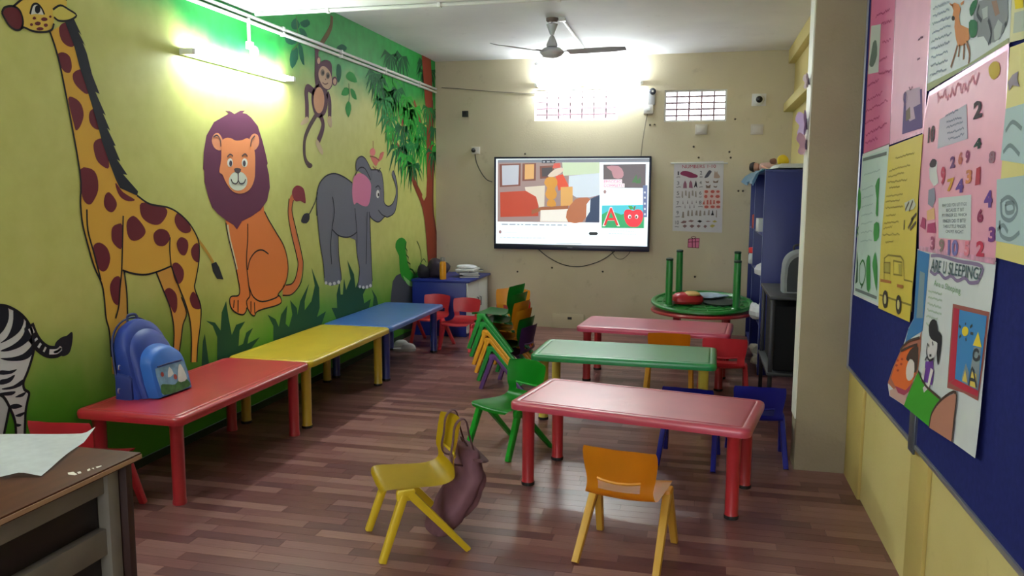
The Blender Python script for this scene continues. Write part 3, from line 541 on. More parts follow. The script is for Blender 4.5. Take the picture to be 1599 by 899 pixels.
ZT = 0.478
M_RED = plastic('red', (178, 38, 48)); M_PINKRED = plastic('faded_red', (194, 70, 92), 0.33); M_YEL = plastic('yellow', (196, 168, 30)); M_BLU = plastic('blue', (58, 104, 178))
M_DBLU = plastic('dark_blue', (28, 48, 130)); M_GRN = plastic('green', (22, 138, 74)); M_CREAMLEG = plastic('pale_yellow', (206, 186, 72))
make_table('red plastic table against the mural wall with a blue backpack on it', 0.335, 4.02, pi/2, 1.36, 0.63, ZT, M_RED, M_RED)
make_table('yellow plastic table between the red and blue tables along the mural', 0.335, 5.405, pi/2, 1.40, 0.63, ZT, M_YEL, plastic('yellow_leg', (196, 166, 48)))
make_table('blue plastic table at the far end of the mural row', 0.335, 6.815, pi/2, 1.41, 0.63, ZT, M_BLU, M_DBLU)
def ftab(label, x, y, a, topm, legm):
    ln, wd = 1.264, 0.624
    c = (x+cos(a)*ln/2-sin(a)*wd/2, y+sin(a)*ln/2+cos(a)*wd/2)
    return make_table(label, c[0], c[1], a, ln, wd, ZT, topm, legm)
ftab('pinkish red plastic table nearest the camera in the middle of the room', 2.146, 4.06, -0.187, M_PINKRED, M_RED)
ftab('green plastic table with yellow legs between the two pinkish tables', 1.997, 5.31, -0.02, M_GRN, M_CREAMLEG)
ftab('pinkish red plastic table below the wall chart, behind the green table', 2.128, 6.55, -0.0776, plastic('faded_pink', (200, 70, 104), 0.33), M_RED)

# ------------------------------------------------------------------ children's chairs
PROF = [(.176, .268), (.170, .284), (.145, .292), (.06, .288), (-.04, .283), (-.105, .286), (-.148, .305), (-.168, .338), (-.176, .372), (-.186, .43), (-.198, .49), (-.206, .524), (-.210, .534)]
WID = [.140, .158, .166, .164, .158, .156, .152, .146, .148, .158, .163, .156, .138]
def chair_shell():
    k = 3
    pr = crom(PROF, k, False); wd = [w[0] for w in crom([(w,) for w in WID], k, False)]
    NT = 16
    hole_i = next(i for i, p in enumerate(pr) if i > 15 and p[1] > 0.386)
    def pt(i, j):
        t = -1+2*j/NT; u, z = pr[i]; w = wd[i]
        f = min(1, max(0, (z-.30)/.08)) if i > 15 else 0.0
        u2 = u+0.040*t*t*f; z2 = z+0.010*t*t*(1-f)
        if f and hole_i-1 <= i <= hole_i+3: z2 -= 0.010*max(0, 1-(t/0.75)**2)*(1-max(0, i-hole_i)/4.0)
        if i > len(pr)-4: z2 -= 0.016*t**4*(i-(len(pr)-4))/3
        return (u2, w*t, z2)
    return pr, NT, pt
def build_chair(color, m, legm=None):
    legm = legm or m
    pr, NT, pt = chair_shell(); n = len(pr)
    t = empty('kids_chair')
    split = next(i for i, p in enumerate(pr) if i > 15 and p[1] > 0.333)
    hole_top = next(i for i, p in enumerate(pr) if i > 15 and p[1] > 0.386)
    for name, i0, i1 in (('seat', 0, split), ('backrest', split, n-1)):
        bm = bmesh.new(); vs = {}
        def vv(i, j):
            if (i, j) not in vs: vs[(i, j)] = bm.verts.new(pt(i, j))
            return vs[(i, j)]
        for i in range(i0, i1):
            for j in range(NT):
                tc = abs(-1+2*(j+.5)/NT)
                if name == 'backrest' and i < hole_top and tc < 0.66: continue
                bm.faces.new((vv(i, j), vv(i+1, j), vv(i+1, j+1), vv(i, j+1)))
        bmesh.ops.solidify(bm, geom=bm.faces[:], thickness=0.011)
        if name == 'seat':
            for s in (-1, 1):
                box(bm, 0.035, 0.118, s*0.163-0.018, s*0.163+0.018, 0.248, 0.296, 0.010, 2)
        else:
            # thick rolled lower lip of the panel
            tube(bm, [pt(hole_top, j) for j in range(3, NT-2)], 0.0065, 6)
        from_bm(name, bm, m, t, True)
    for s in (-1, 1):
        for fx, ax in ((0.185, 0.084), (-0.200, 0.058)):
            bm = bmesh.new()
            bar(bm, (ax, s*0.163, 0.275), (fx, s*0.177, 0.0), 0.0195, 0.0195, 0.0165, 0.0175)
            for v in bm.verts: v.co.z = max(v.co.z, 0.0)
            from_bm('leg', bm, legm, t, True)
    return t
CH_M = {'yellow': plastic('chair_yellow', (206, 174, 30)), 'orange': plastic('chair_orange', (222, 146, 22), 0.42), 'green': plastic('chair_green', (16, 150, 36)), 'dkgreen': plastic('chair_deep_green', (26, 132, 52)),
        'red': plastic('chair_red', (206, 52, 64)), 'blue': plastic('chair_blue', (34, 38, 146)), 'purple': plastic('chair_purple', (92, 56, 116)), 'ochre': plastic('chair_ochre', (216, 150, 34))}
protos = {}
def chair(color, label, x, y, deg, z=0.0, group=None):
    if color not in protos:
        t = build_chair(color, CH_M[color], plastic('chair_orange_leg', (206, 158, 58)) if color == 'orange' else None); protos[color] = t
    else: t = copy_tree(protos[color])
    t.location = (x, y, z); t.rotation_euler = (0, 0, radians(deg))
    tag(t, label, 'chair', group or "children's plastic chairs"); return t
chair('yellow', 'yellow plastic chair with a mauve backpack hanging on its back', 1.89, 3.305, -147).scale = (1.0, 1.0, 1.06)
chair('orange', 'orange chair seen from behind in front of the nearest pinkish table', 2.85, 3.422, 80.5)
chair('green', 'green chair at the left end of the nearest pinkish table', 1.997, 4.70, -121)
chair('blue', 'blue chair whose backrest just shows above the nearest pinkish table', 3.10, 4.755, 84).scale = (.91, .91, .91)
chair('blue', 'blue chair standing beside the pillar', 3.495, 4.89, 90)
chair('ochre', 'yellow chair between the green table and the far pinkish table', 2.921, 6.30, 89)
chair('red', 'red chair at the right end of the green table', 3.331, 6.18, 90)
chair('red', 'red chair between the wooden desk and the mural wall', 0.222, 3.183, 96)
chair('red', 'left one of two red chairs in front of the blue cabinet', 0.375, 7.93, -95).scale = (.93, .93, .93)
chair('red', 'right one of two red chairs in front of the blue cabinet', 0.775, 7.69, -97).scale = (.94, .94, .94)
fwx, fwy = cos(radians(169)), sin(radians(169))
names = ['purple chair at the bottom of the front chair stack', 'green chair second from the bottom of the front chair stack', 'lower yellow chair in the middle of the front chair stack', 'upper yellow chair in the middle of the front chair stack', 'green chair just below the top of the front chair stack', 'green chair on top of the front chair stack']
for i, c in enumerate(('purple', 'dkgreen', 'ochre', 'ochre', 'dkgreen', 'dkgreen')):
    chair(c, names[i], 1.64+fwx*0.022*i, 6.256+fwy*0.022*i, 169, 0.065*i, 'stacked chairs in front of the back wall')
names = ['purple chair at the bottom of the rear chair stack', 'red chair in the middle of the rear chair stack', 'yellow chair on top of the rear chair stack']
for i, c in enumerate(('purple', 'red', 'ochre')):
    chair(c, names[i], 1.475, 6.86-0.02*i, -94, (0, .09, .19)[i], 'stacked chairs in front of the back wall')

# ------------------------------------------------------------------ soft things
def sup(n, a, b, ex):
    out = []
    for k in range(n):
        an = 2*pi*k/n; c, s = cos(an), sin(an)
        out.append((a*abs(c)**ex*(1 if c >= 0 else -1), b*abs(s)**ex*(1 if s >= 0 else -1)))
    return out
def wob(p, amp, f=9.0):
    x, y, z = p
    return (x+amp*sin(f*y+2.1*f*z), y+amp*sin(1.3*f*z+f*x), z+amp*0.5*sin(1.7*f*x+f*y))
# mauve backpack over the back of the yellow chair, in the chair's own frame
hb = empty('hanging_backpack', (1.89-.055*.84, 3.305-.055*.545, 0), radians(-147)); tag(hb, 'mauve school backpack hanging from the yellow chair by its straps', 'backpack')
M_MAUVE = mat('mauve_cloth', (118, 80, 90), 0.85, var=0.12, scale=14, bump=0.25); M_MAUVE2 = mat('dark_mauve_cloth', (92, 58, 62), 0.85, var=0.1, scale=10)
secs = [(-.300, .435, .020, .07), (-.302, .425, .035, .10), (-.305, .39, .045, .125), (-.300, .33, .055, .14), (-.275, .25, .065, .145), (-.235, .165, .065, .14), (-.185, .09, .055, .125), (-.155, .045, .04, .10), (-.145, .03, .02, .05)]
bm = bmesh.new()
rs = []
for u, z, a, b in crom(secs, 3, False): rs.append([wob((u+p[0], p[1]+0.01, z+0.35*p[0]*0), 0.006, 30) for p in sup(26, a, b, 0.75)])
rings(bm, rs); from_bm('body', bm, M_MAUVE, hb, True)
bm = bmesh.new(); rs = []
for u, z, a, b in crom([(-.345, .33, .012, .06), (-.345, .30, .03, .10), (-.325, .23, .038, .11), (-.285, .15, .032, .10), (-.255, .105, .012, .06)], 3, False): rs.append([wob((u+p[0], p[1]+0.01, z), 0.004, 35) for p in sup(20, a, b, 0.7)])
rings(bm, rs); from_bm('front_pocket', bm, M_MAUVE, hb, True)
bm = bmesh.new(); tube(bm, crom([(-.31, -.135, .40), (-.345, -.10, .385), (-.362, .0, .37), (-.345, .11, .385), (-.31, .15, .40)], 4, False), 0.03, 8, 0.25); from_bm('top_flap', bm, M_MAUVE2, hb, True)
for v in (-0.075, 0.085):
    bm = bmesh.new()
    q = [(-.262, v, .41), (-.236, v, .50), (-.222, v, .565), (-.198, v, .580), (-.168, v, .548), (-.158, v, .47), (-.148, v, .41), (-.165, v, .372), (-.23, v, .36)]
    tube(bm, crom([(a-.055, b, c) for a, b, c in q], 4, False), 0.014, 8, 0.25)
    from_bm('strap', bm, M_MAUVE2, hb, True)
bm = bmesh.new(); tube(bm, crom([(-.30, -.035, .425), (-.285, -.03, .455), (-.285, .03, .455), (-.30, .035, .425)], 4, False), 0.008, 8, 0.5); from_bm('carry_loop', bm, M_MAUVE2, hb, True)

# blue backpack on the red table, leaning on the wall
bb = empty('school_backpack', (0.02, 3.565, ZT), radians(-3)); bb.scale = (1, 1, .95); tag(bb, 'blue school backpack with printed pocket standing on the red table', 'backpack')
M_BB = mat('blue_nylon', (30, 54, 132), 0.5, var=0.15, scale=9, bump=0.1); M_BB2 = mat('navy_nylon', (22, 34, 84), 0.55, var=0.12, scale=9); M_BB3 = mat('sky_blue_nylon', (40, 96, 176), 0.45, var=0.1, scale=8)
def arch(w, h, n=18, r=0.75):
    pts = [(-w, 0.0), (-w*1.03, h*0.3)]
    for i in range(n+1):
        a = pi-pi*i/n; pts.append((w*cos(a)*(1 if abs(cos(a)) < .99 else 1), h*0.52+h*0.48*sin(a)**r))
    pts += [(w*1.03, h*0.3), (w, 0.0)]
    return pts
def arch_body(bm, secs, y0):
    rs = []
    for x, w, h, zb, lean in secs: rs.append([(x-lean*(z/0.4), y0+yy, zb+z) for yy, z in arch(w, h)])
    rings(bm, rs)
bm = bmesh.new(); arch_body(bm, [(0.03, .12, .38, .01, .02), (0.045, .15, .415, .0, .025), (0.10, .165, .43, .0, .05), (0.16, .165, .425, .0, .08), (0.19, .16, .41, .0, .10), (0.205, .14, .38, .005, .11)], 0.20); from_bm('body', bm, M_BB, bb, True)
bm = bmesh.new(); arch_body(bm, [(0.19, .152, .375, .004, .10), (0.21, .15, .365, .002, .105), (0.228, .142, .35, .003, .11), (0.235, .125, .325, .01, .11)], 0.205); from_bm('front_compartment', bm, M_BB, bb, True)
bm = bmesh.new(); arch_body(bm, [(0.215, .140, .285, .004, .09), (0.262, .139, .278, .004, .10), (0.292, .132, .265, .006, .105), (0.30, .115, .245, .012, .105)], 0.21); pk = from_bm('front_pocket', bm, M_BB3, bb, True)
def bag_face(u, v, e): return (0.3005+e-0.105*(v/0.4), 0.21+u, 0.006+v)
flat('pocket_print', [(-.112, .012), (.112, .012), (.118, .12), (.112, .165), (-.112, .165), (-.118, .12)], mat('print_sky', (120, 160, 188), 0.4, var=0.25, scale=22), bag_face, 2, pk)
flat('print_grass', crom([(-.10, .012), (.10, .012), (.104, .05), (.05, .075), (0, .05), (-.06, .065), (-.103, .07)], 3), mat('print_grass', (58, 104, 52), 0.45, var=0.4, scale=40), bag_face, 4, pk)
flat('print_hills', [crom([(.03, .06), (.06, .14), (.085, .145), (.10, .06)], 3), crom([(-.04, .10), (-.01, .155), (.01, .11)], 2)], mat('print_cloud', (214, 220, 214), 0.45, var=0.1, scale=20), bag_face, 5, pk)
flat('print_flowers', [[(-.075+.012*cos(a), .125+.014*sin(a)) for a in [i*pi/4 for i in range(8)]], [(.015+.014*cos(a), .09+.016*sin(a)) for a in [i*pi/4 for i in range(8)]]], ink((150, 70, 62)), bag_face, 6, pk)
bm = bmesh.new(); tube(bm, [bag_face(u, v, 0.004) for u, v in ((-.095, .172), (-.05, .174), (0, .175), (.05, .174), (.095, .172))], 0.004, 6); from_bm('pocket_zip', bm, M_BB2, pk, True)
bm = bmesh.new(); rs = []
tube(bm, crom([(0.08-0.06*(z/.43), 0.20+yy*1.02, z+0.006) for yy, z in arch(.165, .43)[1:-1:2]], 2, False), 0.006, 6); from_bm('main_zip', bm, M_BB2, bb, True)
bm = bmesh.new(); tube(bm, crom([(0.04, .16, .40), (0.03, .17, .45), (0.03, .23, .45), (0.04, .24, .40)], 4, False), 0.009, 8, 0.5); from_bm('carry_loop', bm, M_BB2, bb, True)
bm = bmesh.new(); arch_body(bm, [(0.06, .012, .13, .0, .0), (0.07, .022, .15, .0, .0), (0.15, .022, .14, .0, .01), (0.165, .012, .12, .0, .01)], 0.035); from_bm('side_pocket', bm, mat('dark_mesh', (26, 44, 112), 0.7), bb, True)
for y_, z_ in ((0.0, .20), (-.012, .07)):
    bm = bmesh.new(); tube(bm, crom([(0.12, y_, z_), (0.125, y_-.016, z_+.006), (0.125, y_-.018, z_-.016), (0.12, y_-.006, z_-.022)], 3, False), 0.003, 6); from_bm('zip_puller', bm, mat('bright_zip', (200, 204, 210), 0.3, metal=0.6), bb, True)

# ------------------------------------------------------------------ wooden desk with papers, lower left
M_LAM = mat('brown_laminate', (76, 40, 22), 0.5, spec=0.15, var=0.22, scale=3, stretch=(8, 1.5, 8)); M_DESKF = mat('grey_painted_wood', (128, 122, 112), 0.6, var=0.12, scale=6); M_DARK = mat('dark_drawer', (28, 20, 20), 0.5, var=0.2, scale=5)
dk = empty('teacher_desk', (0.85, 1.55, 0)); tag(dk, 'brown laminate topped desk with grey frame in the lower left corner', 'desk')
def dpart(name, x0, x1, y0, y1, z0, z1, m, bev=0.003, parent=None):
    return boxo(name, x0-0.85, x1-0.85, y0-1.55, y1-1.55, z0, z1, m, parent or dk, bev)
dpart('desktop', 0.28, 1.31, 0.75, 2.24, 0.694, 0.72, M_LAM, 0.004)
dpart('edge_strip', 1.310, 1.313, 0.752, 2.238, 0.700, 0.714, mat('light_worn_edge', (176, 140, 108), 0.5), 0)
for i, (x_, y_) in enumerate(((1.22, 2.13), (1.22, 0.80), (0.31, 2.13), (0.31, 0.80))):
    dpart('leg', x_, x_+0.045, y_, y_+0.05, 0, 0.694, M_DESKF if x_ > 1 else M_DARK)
dpart('side_panel', 0.30, 1.29, 2.185, 2.215, 0.02, 0.693, mat('dark_wood_panel', (52, 30, 26), 0.5, var=0.2, scale=4))
dpart('back_panel', 1.195, 1.205, 0.85, 2.13, 0.05, 0.694, M_DARK)
dpart('top_rail', 1.212, 1.25, 0.85, 2.13, 0.61, 0.694, M_DESKF)
dpart('middle_rail', 1.212, 1.25, 0.85, 2.13, 0.40, 0.49, M_DESKF)
dpart('bottom_rail', 1.212, 1.25, 0.85, 2.13, 0.12, 0.20, M_DESKF)
for a, b in ((.492, .608), (.202, .398)): dpart('drawer', 1.206, 1.222, 0.852, 2.128, a, b, M_DARK)
flat('worn_patch', [P("1223 2012 1234 2023 1263 2007 1261 1999 1236 2000"), P("1248 2023 1251 2033 1267 2020 1264 2011"), P("1261 2050 1260 2062 1275 2049 1273 2039"), P("1266 2063 1267 2071 1280 2059"), P("1269 2078 1276 2094 1283 2088 1281 2069")], ink((206, 196, 188)), lambda u, v, e: (u-0.85, v-1.55, 0.7206), 1, dk, 0)
# the sheet of paper curling on the desk
bm = bmesh.new(); c4 = [P("811 1824 1174 1960 1012 2377 650 2238")][0]
a, b, c, d = [Vector((p[0], p[1], 0)) for p in c4]
NX, NY = 24, 12; vs = []
for j in range(NY+1):
    r = []
    for i in range(NX+1):
        x, y = i/NX, j/NY; q = (a*(1-x)+b*x)*(1-y)+(d*(1-x)+c*x)*y
        z = 0.7225+0.0035*(1+sin(5*x+7*y))+0.022*max(0, x-.9)*10*max(0, y-.75)*4+0.018*max(0, .15-y)*6*max(0, 1-abs(x-.85)*6)
        r.append(bm.verts.new((q.x, q.y, z)))
    vs.append(r)
for j in range(NY):
    for i in range(NX): bm.faces.new((vs[j][i], vs[j][i+1], vs[j+1][i+1], vs[j+1][i]))
bmesh.ops.solidify(bm, geom=bm.faces[:], thickness=0.0012)
tag(from_bm('paper_sheet', bm, mat('printed_paper', (232, 236, 236), 0.7, var=0.05, scale=30), None, True), 'large white paper sheet curling at the corner on the desk', 'paper')

# ------------------------------------------------------------------ blue cabinet in the far left corner
M_CAB = mat('blue_laminate', (26, 44, 132), 0.4, var=0.08, scale=3); M_CABW = mat('white_laminate', (206, 208, 206), 0.4, var=0.04, scale=3)
cb = empty('storage_cabinet', (0.34, 8.72, 0)); tag(cb, 'low blue storage cabinet with white doors in the far left corner', 'cabinet')
def cpart(name, x0, x1, y0, y1, z0, z1, m, parent=None, bev=0.003): return boxo(name, x0-.34, x1-.34, y0-8.72, y1-8.72, z0, z1, m, parent or cb, bev)
cpart('body', 0.02, 0.645, 8.30, 9.16, 0.0, 0.605, M_CAB)
cpart('top_board', 0.012, 0.69, 8.285, 9.18, 0.605, 0.63, M_CAB)
for y0, y1, hy in ((8.305, 8.725, 8.68), (8.735, 9.155, 8.78)):
    dr = cpart('door', 0.646, 0.664, y0, y1, 0.04, 0.598, M_CABW)
    bm = bmesh.new(); tube(bm, [(0.664-.34, hy-8.72, .40), (0.684-.34, hy-8.72, .395), (0.684-.34, hy-8.72, .30), (0.664-.34, hy-8.72, .295)], 0.005, 8); from_bm('handle', bm, mat('dark_metal', (60, 60, 64), 0.35, metal=0.8), dr, True)
def crumple(name, c, s, m, label, cat, seed=1, amp=0.28, group=None, rz=0.0):
    bm = bmesh.new(); bmesh.ops.create_icosphere(bm, subdivisions=3, radius=1.0); rn = random.Random(seed)
    dirs = [(Vector((rn.gauss(0, 1), rn.gauss(0, 1), rn.gauss(0, 1))).normalized(), rn.uniform(2, 6), rn.uniform(0, 6)) for _ in range(7)]
    for v in bm.verts:
        n = v.co.copy(); k = 1+amp*sum(sin(f*n.dot(dd)+p) for dd, f, p in dirs)/4
        v.co = Vector((n.x*s[0]*k, n.y*s[1]*k, max(n.z*k, -0.8)*s[2]))
    zmin = min(v.co.z for v in bm.verts)
    for v in bm.verts: v.co.z -= zmin
    o = from_bm(name, bm, m, None, amp < .5); o.location = c; o.rotation_euler = (0, 0, rz); return tag(o, label, cat, group)
crumple('handbag', (0.25, 8.52, .63), (.13, .10, .12), mat('dark_purple_cloth', (46, 34, 48), 0.8, var=0.2, scale=12), 'dark purple bag lying on the blue cabinet beside the wall', 'bag', 4)
crumple('handbag', (0.10, 8.45, .63), (.075, .09, .09), mat('black_cloth', (32, 28, 36), 0.85, var=0.2, scale=12), 'smaller black bag pushed into the corner on the blue cabinet', 'bag', 9)
wb = empty('water_bottle', (0.36, 8.36, .63)); tag(wb, 'orange water bottle with grey cap on the blue cabinet', 'bottle')
lathe_o('bottle_body', [(.034, 0), (.036, .01), (.036, .17), (.032, .19), (.024, .20)], mat('orange_plastic', (222, 150, 24), 0.35), wb, 18)
lathe_o('cap', [(.027, .20), (.028, .205), (.028, .235), (.024, .245)], mat('grey_cap', (120, 124, 120), 0.4), wb, 18)
rn = random.Random(5)
z_ = .63
for i, (lab, c, h_, w_, l_) in enumerate((('grey folder at the bottom of the papers on the blue cabinet', (120, 122, 132), .018, .11, .15), ('black notebook second in the papers on the blue cabinet', (46, 46, 56), .02, .10, .14), ('white notebook in the middle of the papers on the blue cabinet', (206, 206, 202), .02, .11, .15), ('dark file below the top of the papers on the blue cabinet', (70, 72, 84), .022, .10, .14), ('loose white papers on top of the pile on the blue cabinet', (222, 222, 220), .016, .11, .15))):
    o = empty('notebook', (0.555+rn.uniform(-.015, .015), 8.70+rn.uniform(-.03, .03), z_), rn.uniform(-.5, .5)); tag(o, lab, 'notebook', 'pile of papers on the cabinet')
    boxo('cover', -w_, w_, -l_, l_, 0, 0.003, mat('cover_%d' % i, c, 0.5), o); boxo('pages', -w_+.004, w_-.004, -l_+.004, l_-.004, 0.003, h_-.003, mat('pages', (214, 212, 202), 0.7), o); boxo('cover', -w_, w_, -l_, l_, h_-.003, h_, mat('cover_%d' % i, c, 0.5), o)
    z_ += h_
crumple('cloth_bundle', (0.53, 8.72, z_), (.12, .15, .022), mat('white_cloth', (206, 206, 210), 0.8, var=0.08, scale=14), 'crumpled white paper lying on top of the pile on the cabinet', 'paper', 12)
for i, (x, y, rz, lab) in enumerate(((0.13, 7.56, 0.5, 'white slipper under the blue table, nearer the wall'), (0.26, 7.42, 0.3, 'white slipper under the blue table, nearer the room'))):
    sl = empty('slipper', (x, y, 0), rz); tag(sl, lab, 'slipper', 'white slippers under the blue table')
    bm = bmesh.new(); rings(bm, [[(p[0]*0.95, p[1]*0.95, 0.0) for p in sup(20, .085, .035, .8)], [(p[0], p[1], 0.008) for p in sup(20, .085, .035, .8)], [(p[0], p[1], 0.020) for p in sup(20, .085, .035, .8)]]); from_bm('sole', bm, mat('white_rubber', (206, 206, 206), 0.6), sl, True)
    bm = bmesh.new(); rings(bm, [[(.028+p[0], p[1], z) for p in sup(18, a, b, .85)] for z, a, b in ((.0201, .055, .034), (.035, .052, .033), (.05, .04, .026), (.058, .02, .012))]); from_bm('upper_strap', bm, mat('white_leather', (222, 220, 218), 0.5), sl, True)
    sl.scale = (1.35, 1.35, 1.35)

# ------------------------------------------------------------------ stacked round tables below the number chart
TILT = radians(5.0)
rc = Vector((3.165, 7.93, 0.0))
rt_ = empty('round_table', (rc.x, rc.y, 0.0)); tag(rt_, 'red round plastic table carrying the upturned green table', 'table', 'round plastic tables')
o = lathe_o('tabletop', [(.46, .432), (.485, .438), (.492, .452), (.485, .467), (.46, .47), (.2, .47)], plastic('round_red', (190, 40, 56)), rt_, 48); o.rotation_euler = (TILT*0.0, 0, 0)
for a in (45, 135, 225, 315):
    x, y = .33*cos(radians(a)), .33*sin(radians(a)); lg = lathe_o('leg', [(.038, .432), (.034, .40), (.034, .0)], M_RED, rt_, 16, (x, y, 0))
ut = empty('round_table', (rc.x, rc.y, 0.4705+.491*sin(TILT)), 0, TILT); tag(ut, 'green round plastic table turned upside down with its legs in the air', 'table', 'round plastic tables')
M_RG = plastic('round_green', (20, 128, 46))
lathe_o('tabletop', [(.40, .0), (.48, .004), (.492, .016), (.49, .030), (.478, .040), (.455, .040), (.445, .028), (.44, .024), (.10, .024)], M_RG, ut, 56)
for x, y in ((-.31, -.26), (-.23, .25), (.31, -.30), (.33, .23)):
    lg = lathe_o('leg', [(.048, .0245), (.046, .04), (.034, .05), (.032, .47), (.031, .475)], M_RG, ut, 18, (x, y, 0))
    lathe_o('foot_cap', [(.033, .475), (.034, .48), (.034, .492), (.028, .495)], mat('dark_green_cap', (18, 52, 34), 0.6), lg, 18, (x, y, 0))
for i in range(12):
    a = 2*pi*i/12
    bm = bmesh.new(); box(bm, .13, .43, -.004, .004, .0245, .034)
    bmesh.ops.rotate(bm, verts=bm.verts, cent=(0, 0, 0), matrix=Matrix.Rotation(a+.13, 3, 'Z')); from_bm('rib', bm, M_RG, ut)
for r in (.2, .3, .38):
    bm = bmesh.new(); lathe(bm, [(r-.004, .0245), (r-.004, .032), (r+.004, .032), (r+.004, .0245)], 40); bmesh.ops.delete(bm, geom=[f for f in bm.faces if len(f.verts) > 4], context='FACES_ONLY'); from_bm('ring_rib', bm, M_RG, ut)
o = lathe_o('cup_well', [(.165, .025), (.17, .046), (.158, .046), (.152, .041), (.02, .040)], mat('dark_well', (14, 34, 24), 0.6), ut, 28, (0, 0, 0)); o.location = (.17, -.03, .0)
def on_disc(x, y): return (rc.x+x, rc.y+y*cos(TILT), ut.location.z+y*sin(TILT)+.036)
sb = empty('pouch', on_disc(-.14, -.13), 0.3); sb.scale = (1.25, 1.25, 1.25); tag(sb, 'red pouch with tan panel lying on the upturned green table', 'pouch')
bm = bmesh.new(); rings(bm, [[(p[0], p[1], z) for p in sup(24, a, b, .8)] for z, a, b in ((0, .11, .075), (.02, .125, .09), (.05, .12, .085), (.075, .095, .06), (.085, .05, .03))]); from_bm('body', bm, mat('red_vinyl', (178, 28, 40), 0.35), sb, True)
bm = bmesh.new(); rings(bm, [[(p[0]+.03, p[1]-.025, z+.1*p[1]+.02) for p in sup(16, a, b, .7)] for z, a, b in ((.052, .06, .05), (.062, .058, .048), (.07, .045, .036))]); from_bm('panel', bm, mat('tan_vinyl', (206, 164, 92), 0.4), sb, True)
bm = bmesh.new(); tube(bm, crom([(-.11, -.03, .02), (-.15, -.05, .02), (-.16, .02, .02), (-.11, .04, .03)], 3, False), .009, 8, .5); from_bm('strap', bm, mat('grey_webbing', (150, 140, 140), 0.7), sb, True)
crumple('plastic_sheet', on_disc(.06, .16), (.20, .12, .028), mat('white_blue_film', (176, 196, 216), 0.3, var=0.3, scale=12), 'crumpled white and blue plastic sheet on the upturned green table', 'sheet', 21, 0.2)

# ------------------------------------------------------------------ tall blue shelf, right
M_SH = mat('royal_blue_laminate', (26, 40, 116), 0.42, var=0.06, scale=2)
X0, X1, Y0, Y1, ZS = 3.655, 4.045, 7.2, 9.16, 1.80
sh = empty('book_shelf', ((X0+X1)/2, (Y0+Y1)/2, 0)); tag(sh, 'tall royal blue open shelf standing along the right wall', 'shelf')
def spart(name, x0, x1, y0, y1, z0, z1, m=M_SH, bev=0.002): return boxo(name, x0-(X0+X1)/2, x1-(X0+X1)/2, y0-(Y0+Y1)/2, y1-(Y0+Y1)/2, z0, z1, m, sh, bev)
for y in (Y0, 8.40, Y1-.02): spart('side_panel', X0, X1, y, y+.02, 0, ZS-.02)
spart('back_panel', X1-.012, X1, Y0+.02, Y1-.02, 0, ZS-.02); spart('top_panel', X0, X1, Y0, Y1, ZS-.02, ZS)
for z in (0.04, .42, .85, 1.22):
    for a, b in ((Y0+.02, 8.40), (8.42, Y1-.02)): spart('shelf_board', X0+.004, X1-.012, a, b, z, z+.018)
for y in (Y0, 8.40): spart('edge_band', X0-.0025, X0, y+.001, y+.019, .02, ZS-.02, mat('pale_edge', (120, 130, 176), 0.5), 0)
crumple('paper_bundle', (3.735, 7.46, .868), (.09, .12, .11), mat('white_cloth', (206, 206, 210)), 'crumpled white paper on the middle shelf of the blue shelf', 'paper', 31, .7)
crumple('paper_bundle', (3.70, 7.62, .438), (.075, .10, .10), mat('white_cloth', (206, 206, 210)), 'crumpled white bags on the low shelf behind the round tables', 'paper', 33, .8)
crumple('paper_bundle', (3.70, 7.45, .058), (.08, .10, .09), mat('pale_cloth', (190, 186, 170), 0.8, var=0.1, scale=9), 'pale crumpled bundle on the lowest shelf of the blue shelf', 'paper', 35, .8)
jr = empty('red_lidded_jar', (3.68, 8.62, .868)); tag(jr, 'clear jar with red lid on the blue shelf', 'jar')
lathe_o('jar_body', [(.05, 0), (.055, .01), (.055, .09), (.045, .11)], mat('cloudy_plastic', (196, 200, 206), 0.3), jr, 18); lathe_o('lid', [(.05, .11), (.056, .115), (.056, .16), (.05, .168)], mat('red_lid', (200, 30, 36), 0.35), jr, 18)
bk = empty('book_block', (3.70, 8.60, 1.238)); tag(bk, 'red toy block on the upper shelf of the blue shelf', 'toy'); boxo('block', -.05, .05, -.06, .06, 0, .14, mat('red_block', (186, 60, 44), 0.5), bk, .008); boxo('block_knob', -.02, .02, -.02, .02, .14, .155, mat('red_block', (186, 60, 44)), bk, .004)
rl = empty('tape_roll', (3.69, 8.75, 1.238)); tag(rl, 'white paper roll on the upper shelf of the blue shelf', 'roll')
bm = bmesh.new(); lathe(bm, [(.02, -.03), (.045, -.03), (.045, .03), (.02, .03)], 20, (0, 0, .046), 'X'); bmesh.ops.delete(bm, geom=[f for f in bm.faces if len(f.verts) > 4], context='FACES_ONLY'); from_bm('roll', bm, mat('white_cloth', (206, 206, 210)), rl, True); lathe_o('core', [(.019, -.029), (.019, .029)], mat('card_core', (120, 96, 70), 0.8), rl, 16, (0, 0, .046), 'X')
bx_ = empty('small_box', (3.70, 7.9, 1.238), 0.1); tag(bx_, 'small white carton on the upper shelf of the blue shelf', 'box'); boxo('carton', -.05, .05, -.07, .07, 0, .12, M_CABW, bx_, .003); boxo('carton_flap', -.05, .05, -.07, .07, .12, .124, mat('card_edge', (180, 178, 172), .6), bx_)
